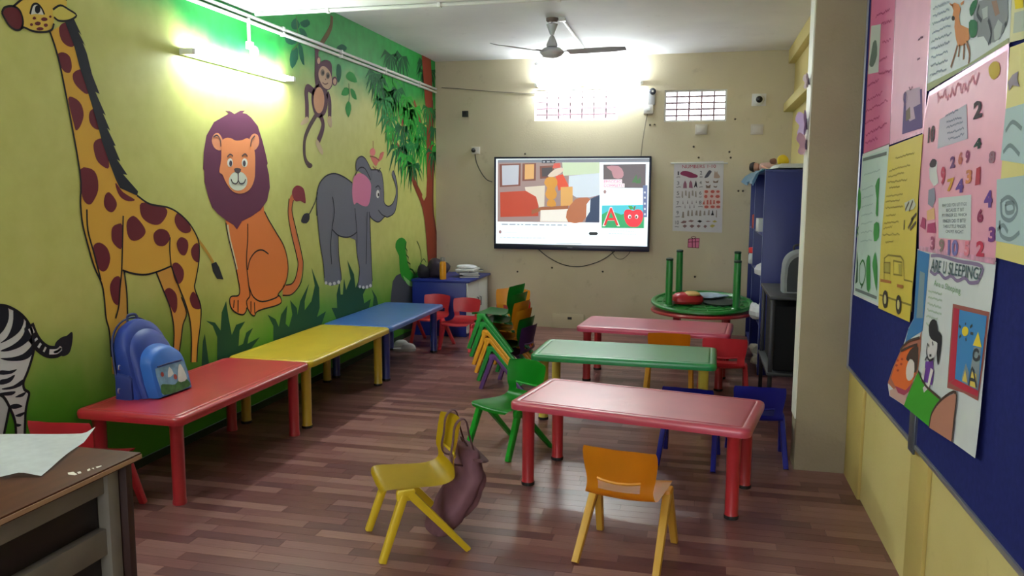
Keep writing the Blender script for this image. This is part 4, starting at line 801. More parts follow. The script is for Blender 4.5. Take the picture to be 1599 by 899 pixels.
# things on top of the shelf
bm = bmesh.new(); vs = []
for j in range(11):
    r = []
    for i in range(9):
        y = 7.3+1.8*j/10; s = i/8
        if s < .65: x, z = 4.0-(4.0-X0+.03)*s/.65, ZS+.004+.006*(1+sin(9*y+5*s))
        else: q = (s-.65)/.35; x, z = X0-.03-.06*q-.03*sin(7*y), ZS+.004-.11*q-.03*q*sin(13*y)
        r.append(bm.verts.new((x, y, z)))
    vs.append(r)
for j in range(10):
    for i in range(8): bm.faces.new((vs[j][i], vs[j][i+1], vs[j+1][i+1], vs[j+1][i]))
bmesh.ops.solidify(bm, geom=bm.faces[:], thickness=-.002); tag(from_bm('plastic_cover', bm, mat('pale_blue_film', (140, 178, 200), .35, var=.12, scale=7), None, True), 'pale blue plastic cover draped over the top of the blue shelf', 'cover')
o = empty('paper_stack', (3.88, 7.62, ZS+.018), .05); tag(o, 'stack of white papers on top of the blue shelf', 'papers')
for i in range(4): boxo('paper_layer', -.13+.01*i, .13-.006*i, -.32, .30, .009*i, .009*i+.0085, M_CABW, o)
dl = empty('doll', (3.67, 8.85, ZS+.02), radians(-15)); tag(dl, 'small doll with dark hair lying on top of the blue shelf', 'doll')
M_SKIN = mat('doll_skin', (206, 150, 128), .5)
lathe_o('head', [(.0, -.05), (.03, -.042), (.046, -.015), (.048, .01), (.036, .036), (.0, .048)], M_SKIN, dl, 18, (0, 0, .05), 'X'); lathe_o('hair', [(.0, -.058), (.036, -.05), (.052, -.02), (.052, -.002), (.046, -.004)], mat('doll_hair', (28, 20, 20), .7), dl, 18, (-.004, 0, .052), 'X')
lathe_o('body', [(.02, .04), (.05, .06), (.055, .16), (.03, .2)], mat('doll_dress', (214, 176, 170), .7), dl, 16, (0, 0, .045), 'X')
for s in (-1, 1): bm = bmesh.new(); tube(bm, [(.08, s*.045, .05), (.12, s*.085, .035), (.16, s*.10, .02)], [.016, .014, .011], 8); from_bm('arm', bm, M_SKIN, dl, True)
for s in (-1, 1): bm = bmesh.new(); tube(bm, [(.19, s*.025, .045), (.25, s*.03, .04), (.30, s*.03, .035)], [.02, .017, .014], 8); from_bm('leg', bm, M_SKIN, dl, True)
crumple('soft_toy', (3.83, 7.60, ZS+.055), (.05, .05, .045), mat('yellow_plush', (216, 186, 40), .9), 'small yellow soft toy on top of the blue shelf', 'toy', 41, .15)
crumple('soft_toy', (3.74, 7.48, ZS+.055), (.03, .03, .03), mat('brown_plush', (120, 84, 70), .9), 'tiny brown soft toy beside the yellow one on the shelf', 'toy', 43, .15)

# ------------------------------------------------------------------ dark stand with grey bag behind the pillar
M_BLKM = mat('black_metal', (34, 34, 40), .4, metal=.3)
ds = empty('metal_stand', (3.835, 6.27, 0)); tag(ds, 'black metal stand with shelves between the blue shelf and pillar', 'stand')
for x in (3.63, 4.01):
    for y in (5.85, 6.66): boxo('leg', x-3.835, x-3.835+.03, y-6.27, y-6.27+.03, 0, .85, M_BLKM, ds, .003)
for z, n in ((.85, 'top_board'), (.30, 'lower_shelf')): boxo(n, -.215, .205, -.43, .43, z, z+.025, mat('dark_grey_board', (34, 36, 42), .5), ds, .004)
boxo('back_panel', .195, .203, -.40, .40, .325, .85, M_BLKM, ds); boxo('equipment_box', -.17, .18, -.36, .36, .326, .80, mat('black_box', (18, 18, 22), .8, spec=.2), ds, .01)
gb = empty('grey_bag', (3.86, 6.14, .875)); tag(gb, 'grey bag with black front and purple emblem on the dark stand', 'bag')
bm = bmesh.new(); arch2 = [(.0, .15, .30), (.02, .165, .315), (.15, .165, .315), (.18, .15, .30)]
rings(bm, [[(yy, x-.09, z) for yy, z in arch(w*.82, h)] for x, w, h in arch2]); from_bm('body', bm, mat('grey_fabric', (128, 130, 138), .75, var=.1, scale=12), gb, True)
bm = bmesh.new(); rings(bm, [[(yy+.01, x-.09, z+.012) for yy, z in arch(w, h)] for x, w, h in ((-.014, .10, .24), (-.004, .115, .265), (.004, .115, .265))]); fp = from_bm('front_panel', bm, mat('black_fabric', (34, 36, 44), .7), gb, True)
boxo('emblem', -.03, .05, -.107, -.1045, .13, .20, mat('purple_print', (52, 40, 110), .6), fp)
bm = bmesh.new(); tube(bm, crom([(-.06, 0, .31), (-.05, 0, .345), (.05, 0, .345), (.06, 0, .31)], 4, False), .009, 8); from_bm('handle', bm, mat('black_fabric', (34, 36, 44)), gb, True)

# ------------------------------------------------------------------ tube lights, conduits, fan
M_PVC = mat('white_pvc', (214, 216, 212), .45); M_TUBE = bpy.data.materials.new('lit_tube'); M_TUBE.use_nodes = True
tb = M_TUBE.node_tree.nodes['Principled BSDF']; tb.inputs['Base Color'].default_value = (1, 1, 1, 1); tb.inputs['Emission Color'].default_value = (0.88, 0.98, 1.0, 1); tb.inputs['Emission Strength'].default_value = TUBE_STRENGTH
def tube_light(label, wall, c, length, z):
    """batten with a glass tube; wall 'L' runs along Y on the left wall, 'B' along X on the back wall"""
    t = empty('tube_light', (0.0, c, z) if wall == 'L' else (c, D, z), -pi/2 if wall == 'L' else pi); tag(t, label, 'lamp', 'fluorescent tube lights')
    # local frame: x along the lamp, -y is into the wall, y out of the wall
    h = length/2
    boxo('batten', -h, h, 0.0, .032, -.02, .02, M_PVC, t, .004)
    for s in (-1, 1): boxo('end_holder', s*h-.012 if s < 0 else s*h-.02, s*h+.02 if s < 0 else s*h+.012, .032, .103, -.017, .017, M_PVC, t, .004)
    bm = bmesh.new(); lathe(bm, [(.0125, -h+.02), (.014, -h+.03), (.014, h-.03), (.0125, h-.02)], 14, (0, .085, 0), 'X'); from_bm('glass_tube', bm, M_TUBE, t, True)
    return t
TL = tube_light('lit tube light on the mural wall above the lion', 'L', 4.99, 1.24, 2.437)
TL.rotation_euler = (0, 0, -pi/2)
TLB = tube_light('lit tube light on the back wall above the ventilator window', 'B', 1.84, 1.2, 2.815)
TL_FILL = tube_light('added fill tube light, unseen on the mural wall left of the giraffe head', 'L', 1.45, 1.2, 2.5)  # extra tube out of view, added to brighten the near end
hd = empty('lamp_holder', (0.0, 5.13, 2.60)); tag(hd, 'white pendant bulb holder on the wall above the left tube light', 'lamp holder')
lathe_o('cup', [(.018, 0), (.03, .012), (.034, .04), (.026, .06), (.012, .07)], M_PVC, hd, 16, (.055, 0, -.07)); boxo('mount', 0, .045, -.02, .02, -.02, .03, M_PVC, hd, .004)
bm = bmesh.new(); tube(bm, [(.018, 0, .0), (.018, 0, .19)], .012, 8); from_bm('drop_pipe', bm, M_PVC, hd, True)
for i, (z, lab) in enumerate(((2.805, 'upper white conduit pipe running along the mural wall'), (2.768, 'lower white conduit pipe running along the mural wall'))):
    c = empty('conduit_pipe', (0, 0, 0)); tag(c, lab, 'pipe', 'conduits on the mural wall'); tube_o('pipe', [(.016, -1.5, z), (.016, D-.02, z)], .0135, M_PVC, c)
    for y in (3.2, 4.4, 5.6, 6.6, 7.6, 8.6): boxo('clip', 0.0005, .034, y-.012, y+.012, z-.016, z+.016, M_WHITE, c, .002)
c = empty('conduit_pipe', (0, 0, 0)); tag(c, 'white conduit pipe under the ceiling beam', 'pipe'); tube_o('pipe', [(.05, 5.17, 2.822), (3.6, 5.17, 2.822)], .013, M_PVC, c)
for x in (.6, 1.4, 2.2, 3.0): boxo('clip', x-.012, x+.012, 5.152, 5.188, 2.806, 2.8355, M_WHITE, c, .002)
FX, FY = 1.79, 7.15
fan = empty('ceiling_fan', (FX, FY, H)); tag(fan, 'grey ceiling fan hanging from the ceiling', 'fan'); M_FAN = mat('grey_fan_enamel', (196, 196, 204), .35)
lathe_o('ceiling_plate', [(.055, 0), (.055, -.02), (.04, -.035)], mat('brown_plate', (120, 104, 98), .6), fan, 20)
lathe_o('rod', [(.012, -.03), (.012, -.25)], M_FAN, fan, 10)
lathe_o('upper_canopy', [(.012, -.145), (.02, -.14), (.052, -.055), (.05, -.05), (.014, -.052)], M_FAN, fan, 20)
lathe_o('lower_canopy', [(.014, -.15), (.022, -.16), (.05, -.225), (.05, -.245), (.03, -.25)], M_FAN, fan, 20)
lathe_o('motor', [(.03, -.25), (.075, -.258), (.108, -.283), (.108, -.30), (.085, -.325), (.04, -.34), (.01, -.342)], M_FAN, fan, 28)
for a in (-8, 112, 232):
    bm = bmesh.new(); R_ = Matrix.Rotation(radians(a), 3, 'Z')
    box(bm, .10, .19, -.018, .018, -.295, -.287, .002, 1)
    hook = from_bm('blade_bracket', bm, M_FAN, fan); hook.rotation_euler = (0, 0, radians(a))
    bm = bmesh.new(); n = 10; top, bot = [], []
    rs = []
    for i in range(n+1):
        x = .15+.52*i/n; w = .045+.018*sin(pi*min(1, i/n*.7+.2)); w *= (1 if i < n-1 else .6)
        rs.append([(x, -w, -.297+.012), (x, w, -.297-.008), (x, w, -.301-.008), (x, -w, -.301+.012)])
    rings(bm, rs); bl = from_bm('blade', bm, mat('grey_fan_blade', (160, 160, 168), .4), fan); bl.rotation_euler = (0, 0, radians(a))
c = empty('conduit_pipe', (0, 0, 0)); tag(c, 'white conduit from the ceiling fan down to the back tube light', 'pipe')
tube_o('pipe', [(FX+.09, FY+.02, H-.014), (1.86, D-.016, H-.014), (1.86, D-.016, 2.86)], .013, M_PVC, c); boxo('junction_box', FX+.062, FX+.12, FY-.04, FY+.03, H-.03, H, M_PVC, c, .004); lathe_o('end_box', [(.03, 0), (.03, -.035), (.02, -.04)], M_PVC, c, 14, (1.86, D-.03, 2.875))

# ------------------------------------------------------------------ television
def midp(pts): return pts
(ta, tb_, tc_, td) = P("750 1998 2570 2009 2567 931 746 925")
tx0, tx1, tz0, tz1 = (ta[0]+td[0])/2, (tb_[0]+tc_[0])/2, (tc_[1]+td[1])/2, (ta[1]+tb_[1])/2
tv = empty('television', ((tx0+tx1)/2, D, tz0)); tag(tv, 'large wall mounted flat screen television showing a video page', 'television')
def tvp(name, x0, x1, y0, y1, z0, z1, m, bev=.003, parent=None): return boxo(name, x0-(tx0+tx1)/2, x1-(tx0+tx1)/2, y0-D, y1-D, z0-tz0, z1-tz0, m, parent or tv, bev)
M_TV = mat('dark_blue_black_plastic', (26, 30, 58), .3)
tvp('housing', tx0, tx1, D-.07, D-.012, tz0, tz1, M_TV, .006)
tvp('wall_bracket', tx0+.5, tx1-.5, D-.012, D, tz0+.3, tz1-.3, M_BLKM, 0)
sx0, sx1, sz0, sz1 = tx0+.022, tx1-.022, tz0+.062, tz1-.022
for a in ((tx0, tx1, tz1-.022, tz1), (tx0, tx1, tz0, sz0), (tx0, sx0, sz0, sz1), (sx1, tx1, sz0, sz1)): tvp('bezel', a[0], a[1], D-.082, D-.07, a[2], a[3], M_TV, .003)
scr = tvp('screen', sx0, sx1, D-.075, D-.07, sz0, sz1, glow((226, 238, 244), 0.62), 0)
def SV(u, v, e): return (u-(tx0+tx1)/2, -.0752-e, v-tz0)
SC = lambda name, pts, c, lay, e=1.0, sm=0: flat(name, pts, glow(c, e*.55), SV, lay, scr, sm)
SC('status_bar', P("790 1969 2549 1978 2550 1938 790 1937"), (120, 124, 136), 1)
SC('video_wall', P("790 1937 1987 1937 1994 1252 789 1248"), (150, 128, 126), 1)
SC('video_cornice', P("1556 1937 1987 1937 1989 1810 1567 1785"), (188, 204, 176), 2)
SC('video_cloth', P("1636 1785 1989 1815 1994 1568 1882 1539 1727 1537 1630 1597"), (196, 208, 220), 3)
SC('video_picture_frame', [P("810 1920 1067 1926 1064 1667 817 1654"), P("1089 1926 1249 1929 1247 1730 1087 1724"), P("1293 1896 1460 1904 1458 1759 1298 1750")], (116, 70, 62), 2)
SC('video_picture', [P("841 1903 1046 1909 1040 1684 846 1673")], (176, 180, 192), 3)
SC('video_picture', [P("1117 1916 1227 1919 1225 1750 1115 1743")], (206, 160, 104), 3)
SC('video_picture', [P("1316 1874 1443 1881 1441 1781 1321 1774")], (70, 64, 72), 3)
SC('video_red_panel', P("820 1593 1278 1621 1281 1318 825 1303"), (176, 70, 52), 2)
SC('video_fabric', P("1117 1655 1357 1673 1351 1431 1289 1422 1252 1543 1127 1612"), (206, 196, 180), 3)
SC('video_shelf', P("1200 1386 1306 1422 1632 1446 1633 1408 1307 1379 1200 1334"), (150, 92, 62), 4)
SC('video_red_drape', P("1479 1785 1566 1802 1638 1665 1516 1613"), (206, 78, 56), 3)
SC('video_urn', [P("1348 1699 1374 1759 1444 1776 1497 1742 1501 1682 1472 1639 1499 1579 1473 1519 1394 1518 1362 1578 1384 1647"), P("1398 1509 1468 1510 1487 1438 1384 1437")], (196, 138, 58), 5, 1.0, 2)
SC('video_cap', [P("1388 1785 1461 1853 1548 1879 1574 1845 1497 1785 1427 1771")], (206, 190, 174), 6, 1.0, 2)
SC('video_cap_tip', [P("1443 1870 1460 1925 1530 1930 1539 1879")], (200, 90, 80), 6)
SC('video_box', P("1542 1656 1681 1662 1685 1446 1545 1438"), (206, 158, 92), 4)
SC('video_table_top', P("1307 1387 1638 1405 1661 1257 1304 1257"), (226, 222, 214), 5)
SC('video_brown_lump', P("1616 1373 1710 1512 1813 1538 1883 1521 1868 1393 1801 1258 1635 1256"), (170, 104, 72), 6, 1.0, 2)
SC('video_dark_sleeve', P("1883 1521 1994 1568 1996 1258 1835 1255"), (46, 62, 92), 6, 1.0)
SC('video_white_cuff', P("1846 1461 1891 1522 1885 1376 1843 1307"), (214, 220, 226), 7)
SC('side_thumbnail', P("2030 1911 2509 1918 2511 1648 2035 1650"), (96, 88, 92), 2)
SC('thumbnail_light', P("2064 1889 2200 1896 2260 1827 2245 1760 2152 1760 2125 1836"), (176, 130, 140), 3, 1.0, 2)
SC('thumbnail_plant', [P("2355 1710 2404 1802 2426 1710"), P("2398 1701 2454 1777 2456 1702")], (70, 112, 70), 3)
SC('caption_plate', [P("2033 1743 2245 1746 2246 1701 2034 1697"), P("2034 1695 2275 1699 2276 1654 2035 1651")], (240, 236, 240), 4)
M_CAP = glow((226, 60, 130), .55)
text('caption', 'EPISODIO', P("2039 1704 2241 1708 2240 1738 2038 1734"), M_CAP, SV, 5, scr); text('caption', 'COMPLETO', P("2040 1658 2269 1662 2268 1691 2039 1689"), M_CAP, SV, 5, scr)
SC('letter_card', P("2022 1449 2504 1460 2505 1197 2023 1193"), (70, 190, 206), 2)
SC('letter_card_hill', P("2022 1344 2108 1396 2245 1346 2346 1381 2503 1349 2505 1197 2023 1193"), (44, 158, 98), 3)
text('letter_border', 'A', P("2033 1212 2231 1215 2227 1434 2029 1432"), glow((246, 246, 246), .55), SV, 4, scr); text('letter', 'A', P("2045 1221 2219 1223 2215 1424 2041 1422"), glow((214, 36, 42), .55), SV, 6, scr)
SC('apple', P("2276 1363 2295 1401 2337 1406 2380 1392 2421 1409 2467 1399 2491 1357 2483 1281 2443 1221 2392 1209 2333 1220 2289 1279"), (226, 46, 60), 5, 1.0, 3)
SC('apple_leaf', P("2319 1445 2361 1449 2387 1415 2346 1406"), (60, 160, 70), 6); SC('apple_stem', P("2379 1402 2387 1441 2405 1449 2396 1402"), (110, 90, 60), 6)
SC('apple_eye', [P("2359 1325 2358 1315 2353 1307 2345 1302 2337 1302 2329 1306 2324 1315 2322 1325 2324 1335 2329 1344 2336 1348 2344 1348 2352 1344 2357 1336"), P("2437 1326 2435 1316 2430 1308 2423 1303 2415 1303 2407 1307 2402 1316 2400 1326 2401 1336 2406 1344 2414 1349 2422 1349 2429 1345 2435 1337")], (244, 244, 240), 6); SC('apple_pupil', [P("2354 1320 2353 1314 2351 1308 2347 1305 2342 1305 2338 1308 2335 1313 2334 1320 2335 1327 2338 1332 2342 1335 2346 1335 2350 1332 2353 1327"), P("2425 1321 2424 1314 2422 1309 2418 1306 2413 1306 2409 1309 2406 1314 2405 1321 2406 1327 2408 1333 2412 1336 2417 1336 2421 1333 2424 1328")], (60, 30, 30), 7)
SC('side_toolbar', P("2482 1677 2532 1680 2536 1322 2491 1322"), (96, 110, 150), 8)
SC('toolbar_icon', [P("2497 1610 2513 1610 2514 1588 2497 1588"), P("2498 1551 2515 1551 2516 1529 2499 1529"), P("2500 1484 2517 1484 2517 1462 2500 1462"), P("2501 1425 2518 1425 2519 1403 2502 1403"), P("2503 1366 2520 1366 2520 1344 2503 1344")], (220, 226, 236), 9)
SC('subscribe_button', P("1876 1127 1889 1143 1967 1144 1983 1127 1968 1108 1890 1106"), (34, 36, 40), 2); SC('top_button', P("1319 1963 1477 1964 1474 1930 1319 1929"), (30, 34, 50), 3); SC('progress_line', P("1497 1007 1796 1011 1796 1003 1497 999"), (150, 156, 164), 2)
text('counter', '08 : 300 : 169', P("1330 1936 1467 1937 1467 1956 1330 1954"), glow((220, 226, 236), .55), SV, 5, scr)
SC('channel_icon', [P("838 1127 837 1118 832 1110 826 1106 818 1106 812 1110 807 1117 806 1127 807 1136 812 1143 818 1147 826 1148 832 1144 837 1136"), P("2070 1604 2068 1595 2064 1587 2057 1583 2049 1583 2043 1587 2038 1594 2036 1604 2037 1614 2042 1621 2049 1626 2056 1626 2063 1621 2068 1614")], (150, 120, 120), 2)
rs_ = random.Random(2)
for nm, a, b, h in (('title_line', P("840 1217 1618 1218")[0], P("840 1217 1618 1218")[1], .007), ('channel_line', P("859 1126 1067 1126")[0], P("859 1126 1067 1126")[1], .005), ('button_line', P("819 1061 1363 1064")[0], P("819 1061 1363 1064")[1], .006), ('side_line', P("2104 1606 2349 1607")[0], P("2104 1606 2349 1607")[1], .004), ('side_line', P("2104 1160 2394 1158")[0], P("2104 1160 2394 1158")[1], .005), ('side_line', P("2105 1129 2420 1128")[0], P("2105 1129 2420 1128")[1], .005)):
    q, x = [], 0.0
    while x < 1:
        w = rs_.uniform(.03, .1); u0, u1 = a[0]+(b[0]-a[0])*x, a[0]+(b[0]-a[0])*min(1, x+w); zz = a[1]+(b[1]-a[1])*x
        q.append([(u0, zz-h), (u1, zz-h), (u1, zz+h), (u0, zz+h)]); x += w+.025
    SC(nm, q, (150, 156, 168) if nm == 'title_line' else (190, 196, 206), 2)
tvp('maker_badge', (tx0+tx1)/2-.03, (tx0+tx1)/2+.03, D-.0835, D-.0822, tz0+.026, tz0+.036, mat('badge_grey', (110, 114, 130), .4), 0)
M_WIRE = mat('black_wire', (26, 24, 26), .5)
def wire(label, pts, r=.005, m=None): return tag(tube_o('cable', [(x, D-.012, z) for x, z in crom(pts, 5, False)], r, m or M_WIRE), label, 'cable')
wire('black power cable from the socket to the television', P("494 2060 509 1955 565 1834 636 1744 707 1713"))
wire('long black cable sagging below the television', P("1265 933 1389 837 1574 751 1764 733 1952 783 2085 854 2187 938"))
wire('short thin cable loop below the right end of the television', P("2135 930 2188 849 2263 836 2335 897 2356 942"), .003)
wire('thin grey wire running along the back wall from the corner', P("83 2822 321 2801 712 2762 1233 2721"), .004, mat('grey_wire', (120, 112, 100), .6))
wire('thin wire hanging from the switch box to the television', P("2506 2474 2476 2283 2458 2141 2447 2005"), .003)
# ------------------------------------------------------------------ small things on the back wall
def plate(name, label, cat, px, w, h, t, rgb, extra=None):
    x, z = px; o = empty(name, (x, D, z)); tag(o, label, cat); boxo('plate', -w/2, w/2, -t, -.0005, -h/2, h/2, mat('plate_%d_%d_%d' % rgb, rgb, .5), o, .003); return o
so = plate('wall_socket', 'white wall socket with black plug left of the television', 'socket', P("502 2083")[0], .10, .085, .02, (206, 200, 190))
lathe_o('plug', [(.024, 0), (.026, -.02), (.018, -.05), (.008, -.06)], M_WIRE, so, 14, (-.02, -.021, 0), 'Y')
dv = plate('wall_sensor', 'small black box high on the back wall near the corner', 'sensor', P("376 2510")[0], .07, .07, .03, (30, 30, 34)); boxo('screen', -.02, .02, -.034, -.031, -.01, .02, M_BLKM, dv)
sw = plate('switch_box', 'white switch box beside the back tube light', 'switch', P("2519 2523")[0], .105, .10, .045, (206, 202, 198)); boxo('rocker', -.02, .02, -.055, -.046, -.02, .02, M_WHITE, sw, .003)
ad = plate('tube_starter', 'grey starter box with dark dial beside the tube light', 'switch', P("2551 2656")[0], .075, .17, .035, (170, 168, 172)); lathe_o('dial', [(.036, 0), (.036, -.02), (.026, -.028), (.012, -.03)], mat('dark_dial', (60, 62, 74), .4), ad, 18, (.01, -.036, .06), 'Y'); lathe_o('dial_hub', [(.012, 0), (.012, -.006)], M_WHITE, ad, 10, (.01, -.066, .06), 'Y')
for px, lab in ((P("3101 2296")[0], 'white blank switch plate below the small window'), (P("3694 2289")[0], 'white blank switch plate below the round camera')):
    q = plate('switch_plate', lab, 'switch', px, .13, .11, .018, (204, 196, 186)); boxo('insert', -.045, .045, -.021, -.0185, -.035, .035, mat('plate_insert', (212, 206, 198), .45), q, .002)
q = plate('security_camera', 'white security camera with round black lens high on the wall', 'camera', P("3701 2604")[0], .15, .13, .02, (224, 222, 222)); lathe_o('dome', [(.058, 0), (.056, -.02), (.045, -.034), (.034, -.038)], M_WHITE, q, 24, (0, -.021, 0), 'Y'); lathe_o('lens', [(.036, 0), (.03, -.012), (.015, -.02), (.003, -.022)], mat('black_lens', (16, 18, 24), .15), q, 20, (0, -.06, 0), 'Y')
NL = ['upper nail above the middle of the number chart', 'nail just above the top edge of the number chart', 'upper nail of the pair right of the number chart top', 'lower nail of the pair right of the number chart top', 'left nail of the pair between chart and blue shelf', 'right nail of the pair between chart and blue shelf', 'nail left below the television', 'nail below the middle of the television', 'nail between the raised legs of the green table', 'nail below the right end of the television', 'nail just above the left part of the television', 'left nail of the pair below the switch box', 'right nail of the pair below the switch box', 'nail right of the small window']
for lab, px in zip(NL, P("3024 2108 3083 1988 3412 2049 3428 1986 3524 1621 3572 1621 1018 652 1437 710 3084 652 2036 681 1102 2042 2538 2353 2588 2353 3460 2403")):
    o = lathe_o('wall_nail', [(.012, 0), (.010, -.006), (.004, -.012)], mat('rusty_nail', (74, 62, 54), .7), None, 8, (0, 0, 0), 'Y'); o.location = (px[0], D-.0005, px[1]); tag(o, 'small dark '+lab, 'nail', 'nails in the back wall')
ol = plate('floor_socket', 'low socket box in the plinth of the back wall', 'socket', (1.66, .12), .05, .03, .034, (60, 52, 48)); boxo('slot', -.015, .015, -.037, -.0345, -.006, .006, M_BLKM, ol)
# number chart
ca = P("2817 1930 3355 1951 3365 1156 2820 1167")
def chart_quad(pts): return pts
nc = empty('number_chart', (sum(p[0] for p in ca)/4, D, ca[2][1])); tag(nc, 'white number chart with pictures hanging right of the television', 'chart')
def CB(u, v, e): return (u-nc.location.x, -.006-e, v-nc.location.z)
V = [CB(u, v, 0) for u, v in ca]; V += [(x, -.0015, z) for x, y, z in V]
from_data('sheet', V, [(0, 1, 2, 3), (7, 6, 5, 4), (0, 4, 5, 1), (1, 5, 6, 2), (2, 6, 7, 3), (3, 7, 4, 0)], mat('chart_paper', (206, 202, 206), .45, var=.03, scale=3), nc)
boxo('top_rod', -.31, .31, -.012, -.0015, ca[0][1]-nc.location.z-.012, ca[0][1]-nc.location.z+.004, M_CABW, nc, .002)
text('title', 'NUMBERS 1-10', P("2908 1870 3273 1874 3272 1909 2907 1905"), ink((176, 52, 84)), CB, 2, nc)
DG = ink((58, 56, 68))
for s, x, y in (('1', 70, 190), ('2', 335, 185), ('3', 66, 305), ('4', 328, 300), ('5', 64, 422), ('6', 326, 420), ('7', 62, 540), ('8', 322, 532), ('9', 60, 650), ('10', 52, 765)):
    pass
def digit(s, quad, lay=2): text('numeral', s, quad, DG, CB, lay, nc)
digit('1', P("2860 1794 2875 1794 2874 1836 2859 1836")); digit('2', P("3103 1800 3127 1800 3126 1840 3102 1840")); digit('3', P("2856 1686 2880 1686 2879 1724 2855 1724")); digit('4', P("3101 1692 3125 1692 3124 1730 3100 1730")); digit('5', P("2857 1573 2882 1573 2881 1613 2856 1613"))
digit('6', P("3103 1578 3127 1578 3126 1616 3102 1616")); digit('7', P("2859 1462 2883 1462 2882 1500 2857 1500")); digit('8', P("3105 1469 3129 1470 3128 1510 3103 1509")); digit('9', P("2860 1354 2884 1354 2883 1394 2859 1394")); digit('10', P("2850 1242 2888 1242 2887 1285 2849 1284"))
flat('picture_car', P("2888 1815 2913 1839 2979 1836 3036 1811 3078 1792 3070 1768 3000 1763 2962 1777 2900 1796"), ink((138, 56, 92)), CB, 2, nc, 2)
flat('picture_birds', [P("3151 1763 3175 1811 3202 1848 3230 1834 3213 1806 3191 1773")], ink((86, 84, 98)), CB, 2, nc, 2)
flat('picture_rabbit', [P("3255 1773 3262 1843 3277 1820 3290 1843 3295 1815 3320 1782 3311 1761 3265 1761")], ink((176, 152, 140)), CB, 2, nc, 2)
flat('picture_people', [P("2924 1649 2927 1701 2943 1735 2960 1701 2966 1649"), P("2987 1654 2990 1711 3005 1737 3022 1706 3030 1649")], ink((150, 100, 122)), CB, 2, nc)
flat('picture_man', [P("3041 1652 3051 1701 3062 1738 3072 1702 3080 1649 3061 1673")], ink((60, 54, 62)), CB, 2, nc)
flat('picture_butterflies', [P("3164 1730 3188 1721 3206 1728 3202 1709 3174 1709"), P("3247 1735 3276 1723 3307 1740 3299 1710 3253 1710"), P("3170 1688 3197 1673 3224 1691 3218 1650 3176 1650"), P("3254 1678 3273 1669 3296 1676 3287 1655 3259 1659")], ink((126, 106, 96)), CB, 2, nc)
flat('picture_dolls', [P("2910 1558 2911 1615 2922 1615 2929 1544 2915 1539"), P("2947 1568 2948 1623 2962 1623 2967 1563"), P("2984 1539 2986 1611 2998 1611 3005 1539"), P("3020 1568 3021 1623 3037 1623 3042 1563"), P("3056 1554 3057 1616 3070 1616 3076 1547")], ink((156, 146, 140)), CB, 2, nc)
flat('picture_panel', P("3149 1631 3329 1631 3337 1423 3156 1421"), ink((222, 190, 186)), CB, 1, nc)
flat('picture_fruit', [P("3200 1612 3198 1604 3192 1598 3184 1595 3175 1595 3167 1598 3161 1604 3159 1612 3161 1619 3166 1625 3174 1628 3183 1628 3192 1625 3197 1619"), P("3269 1612 3267 1605 3261 1599 3253 1595 3243 1595 3234 1599 3227 1605 3225 1612 3227 1619 3233 1625 3241 1629 3251 1629 3260 1625 3267 1620"), P("3323 1612 3321 1606 3316 1601 3309 1599 3301 1599 3293 1601 3288 1606 3286 1612 3287 1618 3292 1623 3300 1626 3308 1626 3315 1624 3321 1619"), P("3193 1558 3192 1549 3187 1543 3179 1539 3171 1539 3164 1543 3158 1549 3156 1557 3158 1566 3163 1572 3170 1576 3178 1576 3186 1573 3191 1566"), P("3258 1560 3256 1553 3252 1548 3244 1545 3236 1545 3228 1548 3223 1553 3221 1560 3223 1566 3228 1572 3235 1575 3243 1575 3251 1572 3256 1567"), P("3327 1559 3324 1551 3318 1545 3308 1542 3298 1542 3288 1545 3281 1551 3278 1558 3281 1566 3287 1572 3297 1575 3307 1575 3317 1572 3324 1566"), P("3334 1497 3332 1490 3326 1484 3317 1480 3307 1480 3297 1483 3291 1489 3288 1497 3290 1504 3296 1510 3305 1513 3316 1513 3325 1510 3332 1504"), P("3209 1443 3207 1435 3201 1429 3192 1426 3181 1426 3172 1429 3165 1435 3163 1442 3165 1450 3171 1456 3180 1459 3191 1459 3200 1456 3207 1450"), P("3277 1444 3275 1438 3268 1432 3259 1429 3248 1429 3238 1432 3231 1437 3229 1444 3231 1450 3237 1456 3247 1459 3258 1459 3267 1456 3274 1451"), P("3335 1445 3333 1438 3327 1433 3318 1430 3309 1430 3300 1433 3293 1438 3291 1444 3293 1451 3299 1456 3308 1459 3317 1459 3326 1457 3333 1451"), P("3187 1469 3187 1517 3204 1522 3207 1469"), P("3219 1469 3222 1522 3236 1522 3241 1470"), P("3140 1469 3159 1517 3168 1469"), P("3256 1475 3261 1520 3273 1520 3277 1475")], ink((196, 100, 92)), CB, 2, nc)
flat('picture_pins', [P("2923 1472 2927 1515 2934 1472"), P("2973 1477 2978 1520 2985 1477"), P("3022 1473 3026 1518 3034 1473"), P("3068 1482 3072 1519 3078 1483"), P("2948 1424 2951 1472 2958 1424"), P("2999 1424 3003 1477 3011 1425"), P("3046 1430 3050 1475 3057 1430")], ink((116, 106, 110)), CB, 2, nc)
flat('picture_bottles', [P("2918 1318 2925 1385 2941 1385 2946 1316"), P("2978 1338 2981 1400 2997 1400 3002 1336"), P("3020 1338 3024 1404 3036 1404 3042 1339"), P("3065 1348 3072 1401 3088 1401 3093 1344"), P("3107 1339 3113 1402 3129 1402 3133 1340"), P("3155 1349 3161 1397 3174 1397 3178 1350"), P("3202 1350 3208 1405 3221 1406 3224 1350"), P("3290 1332 3293 1406 3302 1406 3303 1321")], ink((150, 138, 132)), CB, 2, nc)
flat('picture_pot', P("3237 1350 3248 1379 3249 1403 3258 1403 3262 1379 3271 1349"), ink((44, 40, 46)), CB, 2, nc)
